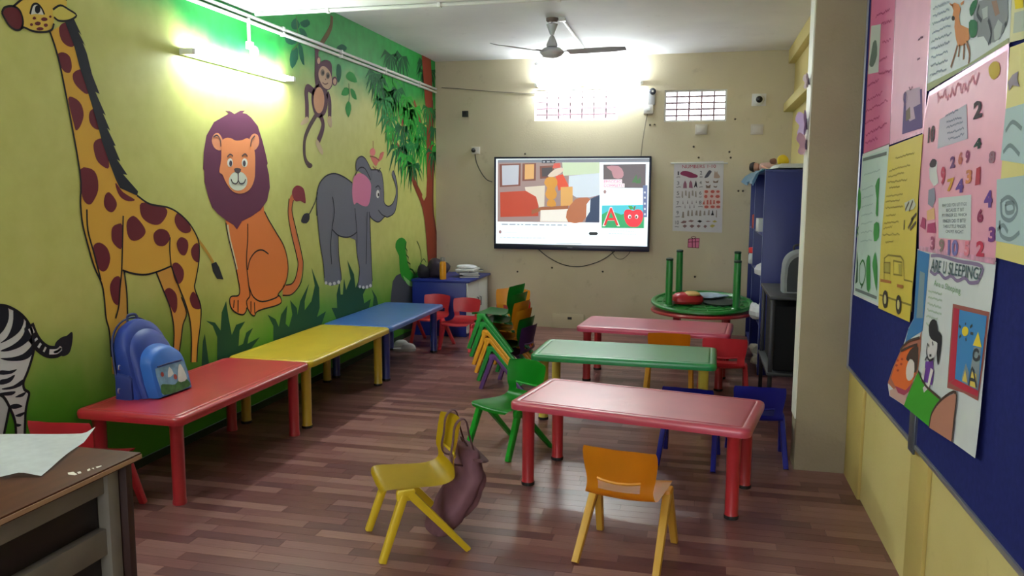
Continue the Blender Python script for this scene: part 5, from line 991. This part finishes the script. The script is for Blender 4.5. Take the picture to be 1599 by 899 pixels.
flat('picture_fish', [P("2907 1262 2939 1287 2973 1282 2967 1261 2931 1255"), P("2987 1280 3019 1295 3057 1286 3030 1269"), P("3179 1281 3207 1289 3240 1282 3207 1274"), P("2930 1224 2955 1243 2981 1226 2956 1203"), P("3006 1225 3033 1244 3064 1227 3034 1204"), P("3083 1226 3106 1243 3131 1228 3107 1207"), P("3160 1223 3176 1242 3202 1228 3179 1204")], ink((136, 104, 106)), CB, 2, nc)
flat('picture_dark_fish', P("3088 1280 3116 1295 3146 1282 3121 1265"), ink((36, 34, 40)), CB, 2, nc); flat('picture_yellow_fish', [P("3254 1279 3281 1296 3310 1277 3277 1269"), P("3228 1228 3255 1249 3288 1236 3259 1209")], ink((186, 170, 92)), CB, 2, nc)
for q in (P("2848 1772 2887 1773"), P("3102 1773 3132 1774"), P("2848 1661 2900 1661"), P("3099 1662 3136 1664"), P("2847 1548 2896 1548"), P("3100 1551 3130 1552"), P("2850 1437 2908 1441"), P("3096 1443 3146 1445"), P("2848 1329 2896 1329"), P("2847 1218 2890 1216")): stroke('word', scribble(q[0], q[1], .004, 8), .008, ink((130, 124, 130)), CB, 2, nc, 0)
# pink gift cut-out
gq = P("3000 1079 3120 1089 3116 980 2996 985")
gf = empty('gift_cutout', (gq[0][0]+.05, D, gq[2][1])); tag(gf, 'pink paper gift cut-out stuck below the number chart', 'cutout')
def GB(u, v, e): return (u-gf.location.x, -.003-e, v-gf.location.z)
V = [GB(u, v, 0) for u, v in gq]; V += [(x, -.0005, z) for x, y, z in V]
from_data('card', V, [(0, 1, 2, 3), (7, 6, 5, 4), (0, 4, 5, 1), (1, 5, 6, 2), (2, 6, 7, 3), (3, 7, 4, 0)], mat('pink_card', (222, 122, 158), .7), gf)
stroke('ribbon', [[gq[0], gq[1], gq[2], gq[3], gq[0]], P("2994 1043 3121 1052"), P("3042 1087 3046 979"), P("3077 1088 3081 979"), P("3056 1080 3028 1101 3056 1109 3084 1102 3056 1080")], .008, ink((116, 44, 70)), GB, 2, gf, 0)

# ------------------------------------------------------------------ notice board and posters, right wall
M_FELT = mat('navy_felt', (34, 40, 104), .95, var=.12, scale=40, bump=.1, spec=.1)
nb = empty('notice_board', (XR, 2.8, .64)); tag(nb, 'long navy felt notice board covered with posters on the right wall', 'board')
def npart(name, x0, x1, y0, y1, z0, z1, m, bev=0): return boxo(name, x0-XR, x1-XR, y0-2.8, y1-2.8, z0-.64, z1-.64, m, nb, bev)
npart('felt_panel', 3.962, XR-.001, .6, 4.70, .64, 2.95, M_FELT)
M_ALU = mat('aluminium', (170, 172, 178), .35, metal=.7)
npart('bottom_rail', 3.954, XR-.001, .6, 4.70, .622, .64, M_ALU, .002); npart('side_rail', 3.954, XR-.001, 4.70, 4.716, .622, 2.95, M_ALU, .002)
npart('joint_strip', 3.9585, 3.962, 3.24, 3.31, .64, 2.95, mat('dull_joint', (64, 68, 104), .5)); npart('joint_plate', 3.950, 3.9585, 3.24, 3.32, .60, .79, mat('dull_steel', (86, 90, 104), .4, metal=.5), .002)
PL0 = 3.958
def poster(name, label, quad, rgb, tilt=0.0, group='posters on the notice board', rough=.55, off=0.0, border=None):
    """a sheet pinned to the board; returns the sheet's root and its own surface map"""
    cy = sum(p[0] for p in quad)/len(quad); zb = min(p[1] for p in quad); zt = max(p[1] for p in quad)
    o = empty(name, (PL0, cy, zb)); tag(o, label, 'poster', group)
    def mp(u, v, e): return (-.0016-off-tilt*(zt-v)-e, u-cy, v-zb)
    n = len(quad)
    Vf = [mp(u, v, 0) for u, v in quad]; Vb = [(x+.0011, y, z) for x, y, z in Vf]
    F = [tuple(t) for t in tri2d(quad)]; F2 = [tuple(n+i for i in reversed(t)) for t in F]
    from_data('sheet', Vf+Vb, F+F2+[(i, (i+1) % n, n+(i+1) % n, n+i) for i in range(n)], mat('paper_%d_%d_%d' % rgb, rgb, rough, var=.05, scale=5), o)
    if border: stroke('foil_edge', [list(quad)+[quad[0]]], .018, border, mp, 1, o, 0)
    return o, mp
FOIL = mat('pink_foil', (214, 150, 184), .35, metal=.4, var=.3, scale=30)
def lines(o, mp, rows, rgb, w=.008, h=.008, n=24):
    for a, b in rows: stroke('handwriting', scribble(a, b, h*.6, n), w*.6, ink(rgb), mp, 3, o, 0)
o, mp = poster('rhyme_poster', 'deep pink rhyme poster at the top of the board next to the pillar', P("4616 2700 4053 2589 3984 1825 4588 1806"), (206, 104, 150), border=mat('maroon_border', (110, 40, 70), .5))
flat('picture', P("4573 2464 4333 2426 4327 2195 4587 2222"), ink((186, 190, 188)), mp, 2, o); flat('picture_figure', P("4499 2367 4417 2362 4378 2283 4463 2242 4562 2266 4530 2317"), ink((92, 104, 100)), mp, 3, o, 2)
lines(o, mp, [P("4466 2489 4152 2457"), P("4320 2423 4098 2396"), P("4273 2327 4092 2307"), P("4312 2246 4149 2237"), P("4316 2184 4053 2164"), P("4579 2159 4308 2156"), P("4566 2082 4205 2082"), P("4580 2031 4074 2032"), P("4581 1969 4235 1971"), P("4552 1904 4064 1926"), P("4549 1861 4248 1870")], (168, 70, 114), .012, .012)
o, mp = poster('rhyme_poster', 'pale pink poster with a framed picture at its lower corner', P("4039 2585 3441 2456 3405 1842 3972 1827"), (226, 164, 196), border=FOIL, off=.0012)
flat('picture_frame', P("3760 2029 3475 2009 3429 1855 3752 1853"), ink((98, 78, 136)), mp, 2, o); flat('picture', P("3729 2033 3505 2020 3480 1953 3586 1949 3545 1901 3632 1897 3702 1930"), ink((192, 164, 192)), mp, 3, o); flat('picture_figure', P("3706 1946 3642 1958 3620 1908 3695 1903"), ink((124, 110, 100)), mp, 4, o)
lines(o, mp, [P("3582 2215 3513 2214"), P("3577 2138 3534 2135"), P("3683 2035 3622 2031")], (120, 80, 110), .01, .01, 6); stroke('picture_line', P("3738 1972 3772 2015 3727 2025 3703 1991 3738 1972"), .008, ink((120, 90, 130)), mp, 3, o)
o, mp = poster('animal_poster', 'white poster with drawn deer and grey animals at the top of the board', P("3438 2479 2589 2267 2560 2021 3397 1992"), (198, 206, 214), off=.0024)
flat('ground', P("3395 2018 2893 2019 2564 2038 2563 2022 2877 2014 3386 1989"), ink((164, 172, 138)), mp, 2, o)
flat('deer', [P("3146 2256 3111 2255 3063 2239 3033 2217 3049 2196 3025 2164 2934 2134 2918 2098 2969 2088 3033 2095 3065 2125 3092 2170 3091 2190 3123 2211 3117 2230"), P("3174 2268 3133 2254 3120 2243 3154 2254"), P("3042 2238 3003 2238 3009 2228 3035 2228")], ink((206, 138, 92)), mp, 3, o)
stroke('deer_legs', [P("3043 2101 3068 2071 3102 2036"), P("3018 2097 3025 2059"), P("2947 2094 2908 2054 2908 2019"), P("2970 2093 2965 2040")], .014, ink((150, 110, 88)), mp, 3, o); flat('deer_nose', P("3092 2199 3093 2195 3097 2193 3105 2193 3113 2195 3121 2198 3128 2202 3130 2207 3129 2210 3125 2212 3117 2212 3109 2210 3101 2207 3094 2203"), ink((40, 34, 38)), mp, 4, o)
flat('grey_animal', [P("2887 2185 2848 2200 2766 2190 2599 2152 2581 2095 2614 2060 2684 2047 2735 2052 2781 2082 2837 2088 2892 2145")], ink((136, 140, 150)), mp, 3, o); flat('grey_animal_pale', [P("2691 2083 2660 2107 2620 2086 2635 2047 2678 2050"), P("2814 2169 2760 2167 2753 2134 2793 2134")], ink((176, 184, 188)), mp, 4, o)
flat('brown_stripe', P("2730 2173 2685 2167 2651 2122 2687 2121"), ink((150, 120, 110)), mp, 4, o); flat('bush', [P("2931 2152 2894 2154 2848 2136 2846 2099 2904 2100"), P("2936 2196 2908 2213 2864 2208 2873 2187 2912 2167")], ink((46, 112, 78)), mp, 5, o, 2)
stroke('animal_lines', [P("2839 2188 2854 2164 2806 2132"), P("2745 2124 2709 2078 2727 2046"), P("2601 2078 2591 2084")], .012, ink((70, 74, 86)), mp, 5, o)
lines(o, mp, [P("3385 2293 3175 2273"), P("3378 2264 3169 2246"), P("3381 2235 3154 2217"), P("3373 2203 3138 2186"), P("3376 2173 3122 2156"), P("3373 2142 3141 2129"), P("3365 2111 3151 2097"), P("3363 2080 3144 2068"), P("3365 2047 3155 2039")], (156, 168, 186), .01, .008)
o, mp = poster('drawing_poster', 'yellow and grey drawing in the top right corner of the board', P("2575 2246 2186 2184 2147 1988 2556 2023"), (206, 200, 150), off=.0036)
flat('picture', P("2534 2099 2160 2056 2150 2003 2532 2043"), ink((176, 184, 176)), mp, 2, o); flat('sun', P("2544 2144 2479 2137 2471 2099 2527 2107"), ink((222, 196, 40)), mp, 3, o)
o, mp = poster('numbers_poster', 'large pink foil edged poster covered in hand drawn coloured numbers', P("3349 1974 2558 2013 2528 1784 2524 1606 2531 1408 3348 1392 3392 1606 3405 1876"), (226, 152, 180), rough=.45, border=FOIL, off=.0048)
lines(o, mp, [P("3243 1943 2790 1954")], (206, 126, 148), .014, .04, 40)
flat('rhyme_card', P("3190 1762 2855 1776 2892 1889 3186 1866"), ink((196, 190, 212)), mp, 2, o); lines(o, mp, [P("3117 1872 2974 1878"), P("3098 1850 2931 1851"), P("3093 1830 2915 1835"), P("3080 1808 2899 1814"), P("3064 1787 2894 1794")], (140, 140, 168), .009, .006)
flat('rhyme_card', P("3099 1444 2752 1456 2780 1598 3133 1585"), ink((198, 206, 212)), mp, 2, o)
TX = ink((88, 96, 112))
for s, q in (('WHY DID YOU LET IT GO', P("3080 1553 2813 1564 2815 1574 3082 1565")), ('BECAUSE IT BIT', P("3027 1538 2837 1545 2839 1556 3029 1549")), ('MY FINGER SO. WHICH', P("3072 1519 2805 1530 2808 1540 3074 1530")), ('FINGER DID IT BITE?', P("3056 1500 2810 1510 2813 1522 3059 1511")), ('THIS LITTLE FINGER', P("3052 1482 2806 1492 2809 1503 3054 1493")), ('ON MY RIGHT', P("3015 1466 2825 1473 2828 1485 3018 1477"))): text('rhyme_line', s, q, TX, mp, 3, o)
for s, rgb, q in (('2', (66, 54, 66), P("2811 1832 2730 1834 2737 1886 2819 1888")), ('10', (84, 74, 84), P("3322 1789 3236 1790 3239 1852 3324 1848")), ('4', (40, 62, 60), P("2784 1734 2717 1741 2724 1772 2792 1769")), ('8', (150, 112, 130), P("2641 1688 2591 1692 2595 1727 2645 1724")),
    ('2', (112, 70, 120), P("3019 1685 2963 1689 2972 1729 3023 1725")), ('6', (196, 110, 100), P("2932 1695 2891 1697 2896 1740 2934 1737")), ('9', (150, 70, 110), P("2860 1696 2821 1699 2826 1741 2862 1738")), ('9', (190, 70, 100), P("3115 1629 3060 1633 3076 1698 3125 1693")), ('7', (206, 150, 60), P("3037 1606 2950 1612 2960 1656 3037 1650")), ('4', (104, 70, 150), P("2937 1599 2856 1607 2866 1651 2942 1644")), ('3', (206, 130, 90), P("2842 1631 2784 1635 2789 1679 2843 1676")), ('1', (176, 54, 74), P("2747 1626 2705 1630 2709 1684 2746 1679")),
    ('4', (104, 64, 150), P("2652 1558 2582 1562 2593 1612 2659 1610")), ('6', (140, 44, 84), P("2704 1513 2651 1516 2660 1558 2709 1554")), ('3', (112, 54, 130), P("2594 1460 2537 1463 2544 1509 2600 1504")), ('2', (190, 54, 84), P("2690 1411 2620 1414 2626 1462 2696 1457")), ('3', (160, 80, 110), P("3188 1395 3141 1398 3146 1447 3194 1445")), ('9', (140, 120, 120), P("3081 1394 3020 1397 3026 1445 3087 1442")), ('10', (120, 112, 176), P("2976 1392 2865 1397 2873 1451 2983 1445")), ('5', (226, 130, 150), P("2804 1404 2754 1405 2761 1453 2806 1450"))):
    text('drawn_number', s, q, ink(rgb), mp, 4, o, .045)
flat('boy_figure', P("3280 1693 3240 1722 3179 1715 3180 1682 3146 1639 3202 1627 3264 1654"), ink((206, 206, 212)), mp, 2, o); flat('boy_hair', P("3278 1710 3242 1728 3189 1720 3196 1699 3256 1697"), ink((74, 62, 74)), mp, 3, o, 2); flat('boy_shirt', P("3267 1614 3195 1623 3167 1580 3199 1550 3263 1562"), ink((140, 140, 160)), mp, 3, o); flat('boy_trousers', P("3273 1536 3178 1551 3158 1509 3258 1501"), ink((222, 176, 130)), mp, 3, o)
flat('red_shapes', [P("3350 1475 3326 1512 3279 1507 3275 1465"), P("3253 1456 3248 1488 3153 1498 3137 1459")], ink((176, 64, 110)), mp, 3, o); flat('yellow_flower', P("2706 1976 2669 1988 2619 1976 2609 1945 2652 1934 2690 1950"), ink((206, 176, 84)), mp, 3, o, 2)
o, mp = poster('drawing_poster', 'yellow edged poster with pencil drawings at the right edge of the board', P("2543 2007 2084 1990 1970 1410 2529 1420"), (214, 200, 124), off=.0060)
flat('drawing_sheet', P("2535 1838 2256 1841 2220 1665 2544 1696"), ink((176, 196, 206)), mp, 2, o); flat('drawing_sheet', P("2562 1642 2218 1655 2179 1463 2534 1467"), ink((170, 190, 200)), mp, 2, o); flat('flower', P("2533 1912 2502 1927 2461 1931 2465 1909 2444 1888 2496 1898 2519 1885"), ink((150, 140, 160)), mp, 3, o)
stroke('pencil_drawing', [P("2515 1579 2465 1592 2412 1580 2390 1555 2434 1529 2497 1540 2515 1579"), P("2478 1573 2427 1577 2414 1555 2464 1550 2478 1573"), P("2525 1499 2483 1514 2444 1496"), P("2521 1775 2474 1797 2404 1773"), P("2527 1717 2478 1734 2405 1705"), P("2512 1526 2495 1487 2423 1478 2362 1500")], .012, ink((120, 136, 146)), mp, 3, o)
o, mp = poster('rhyme_poster', 'pale green rhyme poster with green leaf border beside the pillar', P("4569 1798 3969 1815 3967 1430 3966 1084 4597 1060 4576 1471"), (186, 206, 204), off=.0072, border=mat('pale_border', (206, 210, 214), .5))
flat('leaf_drawing', [P("4633 1584 4607 1635 4549 1595 4539 1522 4605 1510"), P("4201 1637 4117 1677 4117 1576 4104 1495 4154 1504 4155 1576"), P("4178 1452 4071 1461 4053 1396 4154 1370"), P("4159 1265 4112 1321 4046 1255 4032 1139 4133 1226"), P("4307 1264 4232 1291 4178 1138 4256 1123")], ink((56, 136, 66)), mp, 3, o, 2)
flat('leaf_drawing', [P("4576 1293 4523 1234 4504 1134 4559 1116 4551 1209")], ink((50, 86, 66)), mp, 3, o); stroke('leaf_outline', [P("4468 1228 4392 1257 4313 1209 4357 1139 4442 1140 4468 1228"), P("4357 1139 4405 1111"), P("4614 1418 4555 1380"), P("4556 1426 4610 1366")], .012, ink((56, 116, 66)), mp, 3, o); stroke('ruled_line', [P("4545 1776 3995 1784"), P("4550 1088 4019 1110")], .016, ink((106, 116, 120)), mp, 3, o, 0)
lines(o, mp, [P("4493 1695 4118 1712")] + [[a, b] for a, b in zip(P("4527 1618 4513 1573 4512 1529 4504 1484 4502 1439 4489 1395 4487 1350"), P("4250 1638 4238 1594 4235 1549 4228 1506 4220 1463 4208 1419 4205 1375"))], (158, 180, 182), .009, .006)
o, mp = poster('bus_poster', 'yellow rhyme poster with a drawn school bus at the bottom', P("3955 1811 3393 1829 3402 1606 3386 1357 3407 1092 3975 1068 4004 1369"), (206, 184, 60), off=.0084)
lines(o, mp, [P("3810 1755 3492 1762")] + [[a, b] for a, b in zip(P("3917 1702 3931 1674 3933 1650 3897 1625 3941 1587 3952 1563 3944 1534 3926 1500 3951 1465 3961 1440 3966 1411 3902 1380"), P("3547 1718 3643 1688 3583 1658 3702 1631 3638 1597 3686 1572 3625 1549 3745 1510 3681 1482 3790 1457 3649 1431 3753 1394"))], (160, 142, 62), .010, .006)
stroke('bus_outline', [P("3887 1201 3907 1307 3836 1327 3606 1338 3560 1326 3526 1249 3396 1255 3376 1138"), P("3957 1133 3388 1162"), P("3910 1287 3788 1297 3775 1251 3899 1244 3910 1287"), P("3731 1311 3582 1315 3565 1263 3712 1253 3731 1311")], .008, ink((132, 116, 48)), mp, 3, o, 0); flat('bus_window', [P("3896 1283 3794 1292 3787 1252 3887 1247"), P("3642 1305 3584 1309 3573 1267 3624 1264")], ink((166, 152, 70)), mp, 2, o)
flat('bus_light', [P("3955 1208 3747 1221 3744 1209 3951 1194"), P("3638 1219 3534 1226 3530 1212 3634 1206")], ink((164, 100, 50)), mp, 4, o); flat('bus_tyre', [P("3784 1134 3785 1116 3795 1100 3814 1090 3838 1086 3861 1091 3880 1103 3891 1120 3890 1138 3879 1155 3859 1165 3836 1168 3812 1163 3794 1151"), P("3544 1143 3544 1125 3553 1110 3569 1099 3590 1096 3611 1101 3628 1113 3637 1130 3637 1149 3628 1165 3611 1175 3590 1177 3570 1172 3553 1160")], ink((54, 46, 34)), mp, 4, o); flat('bus_hub', [P("3812 1130 3812 1121 3817 1113 3826 1108 3837 1106 3848 1109 3856 1115 3861 1124 3861 1133 3856 1141 3848 1147 3837 1148 3826 1145 3817 1139"), P("3569 1140 3569 1131 3573 1123 3580 1118 3590 1117 3599 1119 3607 1125 3612 1134 3612 1143 3608 1151 3600 1156 3590 1157 3581 1154 3573 1148")], ink((206, 196, 130)), mp, 5, o)
flat('zebra_drawing', [P("3600 1562 3462 1581 3418 1556 3452 1539 3577 1527")], ink((186, 186, 176)), mp, 3, o); stroke('zebra_stripes', [P("3578 1532 3525 1567"), P("3515 1529 3467 1572"), P("3515 1460 3443 1505"), P("3480 1457 3401 1490"), P("3582 1452 3582 1492"), P("3474 1496 3400 1523")], .012, ink((84, 70, 58)), mp, 4, o, 0)
o, mp = poster('sleeping_poster', 'big white rhyme poster with a girl at a bed and a window', P("3385 1386 2536 1406 2536 1315 2545 1168 2537 945 2542 820 2739 804 3000 777 3363 761 3619 737 3667 777 3492 950 3410 1067 3347 1117 3365 1262"), (206, 210, 216), tilt=.022, off=.0015)
flat('blue_curtain', P("3377 1383 3208 1379 3204 1252 3208 1090 3356 1036 3456 967 3409 1062 3340 1118 3361 1263"), ink((52, 116, 176)), mp, 2, o); flat('curtain_column', P("3314 1306 3244 1304 3219 1137 3304 1124"), ink((120, 140, 156)), mp, 3, o)
text('heading', 'ARE', P("3174 1318 3049 1323 3048 1367 3172 1364"), ink((70, 92, 100)), mp, 4, o, .01); text('heading', 'U', P("3025 1325 2988 1326 2986 1369 3024 1368"), ink((70, 92, 100)), mp, 4, o, .01); text('heading', 'SLEEPING?', P("2962 1327 2639 1342 2639 1380 2961 1370"), ink((70, 92, 100)), mp, 4, o, .01); stroke('heading_wave', [P("3181 1319 3115 1312 3072 1325 2994 1311 2928 1326 2859 1317 2786 1334 2736 1324 2657 1335"), P("3187 1374 3070 1383 2873 1381 2640 1384 2658 1339")], .012, ink((130, 112, 150)), mp, 3, o)
text('subheading', 'Are u Sleeping', P("3116 1266 2812 1272 2818 1299 3116 1293"), ink((120, 166, 120)), mp, 3, o); lines(o, mp, [[a, b] for a, b in zip(P("3179 1245 3173 1223 3174 1200 3172 1177 3173 1153 3166 1127"), P("3010 1253 3004 1230 3004 1207 2993 1185 3032 1161 3116 1121"))], (170, 186, 176), .010, .006)
flat('bed_head', P("3495 960 3389 1015 3235 1060 3218 1090 3206 1016 3219 927 3341 830 3533 782 3660 784 3599 864"), ink((170, 104, 84)), mp, 3, o); flat('bed_quilt', P("3475 961 3348 1003 3245 1032 3230 944 3278 875 3360 825 3516 797 3609 818 3560 883"), ink((222, 104, 44)), mp, 4, o)
flat('quilt_dots', [P("3504 916 3506 913 3511 910 3519 908 3528 906 3536 905 3542 906 3545 907 3543 910 3538 913 3530 916 3521 917 3513 918 3507 918"), P("3515 893 3517 890 3522 887 3530 884 3539 882 3547 882 3553 882 3556 884 3554 886 3549 889 3541 892 3532 894 3524 895 3518 894"), P("3442 913 3443 911 3448 908 3456 905 3464 904 3472 903 3478 903 3481 905 3479 908 3474 911 3467 913 3458 915 3450 916 3444 915"), P("3486 878 3488 875 3493 872 3500 870 3509 868 3517 867 3524 867 3526 869 3525 872 3520 875 3512 877 3503 879 3495 880 3489 880"), P("3436 935 3437 933 3442 930 3449 927 3458 926 3466 925 3472 926 3474 927 3473 930 3468 933 3460 935 3452 937 3444 938 3438 937")], ink((170, 60, 34)), mp, 5, o); flat('child_hair', P("3394 944 3351 988 3278 1019 3235 1020 3224 945 3260 918 3332 942"), ink((66, 48, 44)), mp, 5, o, 2); flat('child_face', P("3378 912 3336 956 3269 955 3263 903 3315 874 3361 875"), ink((218, 206, 204)), mp, 6, o, 2)
flat('pillow', P("3617 762 3402 835 3261 879 3337 811 3363 763 3602 741"), ink((196, 156, 150)), mp, 3, o); flat('child_body', P("3530 802 3360 825 3252 889 3288 843 3373 801 3471 787"), ink((160, 60, 90)), mp, 5, o); flat('green_blanket', P("3201 939 3096 909 2912 905 2958 853 3001 780 3363 761 3299 840"), ink((58, 150, 36)), mp, 6, o); flat('bed_foot', P("3001 778 2984 837 2885 912 2752 967 2746 886 2747 805"), ink((176, 120, 102)), mp, 7, o)
stroke('bed_lines', [P("3001 778 2984 837 2885 912 2752 967 2746 886 2747 805"), P("3201 939 3096 909 2913 907"), P("3495 960 3389 1015 3225 1062"), P("3475 961 3348 1003 3245 1032")], .010, ink((70, 50, 44)), mp, 8, o)
flat('girl_hair', [P("3108 1090 3126 1124 3092 1152 3040 1154 3009 1125 2965 1115 2959 1064 2975 1008 3002 1047 3004 1082 3059 1081")], ink((26, 24, 34)), mp, 5, o, 2); flat('girl_face', P("3115 1025 3117 1061 3077 1091 3011 1085 2998 1057 3029 1024 3078 1005"), ink((214, 208, 212)), mp, 4, o, 2); flat('girl_dress', P("3126 990 3036 1013 3014 973 3021 927 3121 917"), ink((104, 58, 150)), mp, 5, o); flat('girl_arms', [P("3051 983 3016 982 3049 911 3105 879 3125 892 3068 925"), P("3133 965 3114 969 3126 911 3164 916")], ink((214, 206, 208)), mp, 7, o)
stroke('girl_lines', [P("3117 1061 3121 1023 3078 1005 3029 1022"), P("3064 1076 3049 1065"), P("3107 1058 3096 1051"), P("3082 1022 3058 1027"), P("3133 993 3112 1011")], .009, ink((40, 36, 46)), mp, 6, o)
flat('window_frame', P("2880 1238 2540 1260 2545 1123 2560 990 2693 981 2855 958 2868 1107"), ink((150, 84, 78)), mp, 3, o); flat('window_red_side', P("2864 1227 2807 1230 2786 1004 2843 978"), ink((178, 40, 66)), mp, 4, o); flat('window_red_sill', P("2828 981 2781 1005 2565 1019 2563 1002 2695 989"), ink((178, 40, 66)), mp, 4, o); flat('window_sky', P("2802 1229 2554 1246 2557 1128 2563 1021 2781 1006"), ink((58, 126, 190)), mp, 5, o)
flat('drawn_sun', P("2695 1177 2696 1169 2703 1163 2715 1158 2728 1155 2741 1156 2751 1160 2755 1166 2754 1173 2746 1180 2735 1185 2721 1187 2709 1186 2699 1183"), ink((226, 196, 50)), mp, 7, o); stroke('sun_rays', [P("2729 1191 2731 1198"), P("2686 1190 2666 1201"), P("2678 1174 2651 1176"), P("2770 1176 2791 1179"), P("2760 1153 2777 1142"), P("2715 1152 2709 1143")], .009, ink((54, 60, 60)), mp, 6, o, 0)
flat('drawn_tower', [P("2634 1139 2574 1147 2563 1023 2638 1017 2643 1072"), P("2715 1024 2691 1077 2655 1054 2654 1016 2708 1014")], ink((128, 140, 150)), mp, 6, o); flat('tower_roof', P("2643 1142 2609 1190 2566 1150"), ink((224, 196, 60)), mp, 7, o); flat('tower_windows', [P("2638 1018 2626 1064 2586 1065 2577 1024"), P("2704 1017 2686 1056 2657 1022")], ink((216, 190, 90)), mp, 8, o); stroke('tower_lines', [P("2578 1125 2579 1119 2585 1112 2594 1107 2605 1105 2616 1106 2624 1109 2628 1115 2627 1122 2621 1129 2612 1133 2600 1136 2590 1135 2582 1131"), P("2638 1018 2624 1076 2573 1027"), P("2634 1039 2586 1045")], .010, ink((54, 58, 66)), mp, 9, o)
# ------------------------------------------------------------------ paper butterflies on the pillar's edge
def butterfly(label, y, z, s, rgb, rz):
    o = empty('paper_butterfly', (XP-.012, y, z), rz); tag(o, label, 'butterfly', 'paper butterflies on the pillar')
    for sg in (-1, 1):
        pts = crom([(0, -.3), (.35, -.75), (.75, -.55), (.6, -.05), (.95, .35), (.75, .85), (.3, .7), (0, .2)], 3)
        Vv = [(-abs(a)*s*.55*(1 if sg < 0 else .85), sg*a*s, b*s) for a, b in pts]
        V2 = [(x-.0012, y_, z_) for x, y_, z_ in Vv]; n = len(pts); T = [tuple(t) for t in tri2d(pts)]
        from_data('wing', Vv+V2, T+[tuple(n+i for i in reversed(t)) for t in T]+[(i, (i+1) % n, n+(i+1) % n, n+i) for i in range(n)], mat('card_%d_%d_%d' % rgb, rgb, .7), o)
    tube_o('body', [(0, 0, -.35*s), (-.004, 0, .35*s)], .006, mat('butterfly_body', (90, 70, 96), .7), o)
butterfly('lilac paper butterfly stuck highest of the big ones on the pillar edge', 4.80, 1.985, .085, (186, 160, 206), .2)
butterfly('pink paper butterfly below the lilac one on the pillar edge', 4.78, 1.87, .075, (222, 186, 200), -.3)
butterfly('small pale butterfly at the top of the pillar edge', 4.80, 2.22, .05, (206, 186, 200), .1)
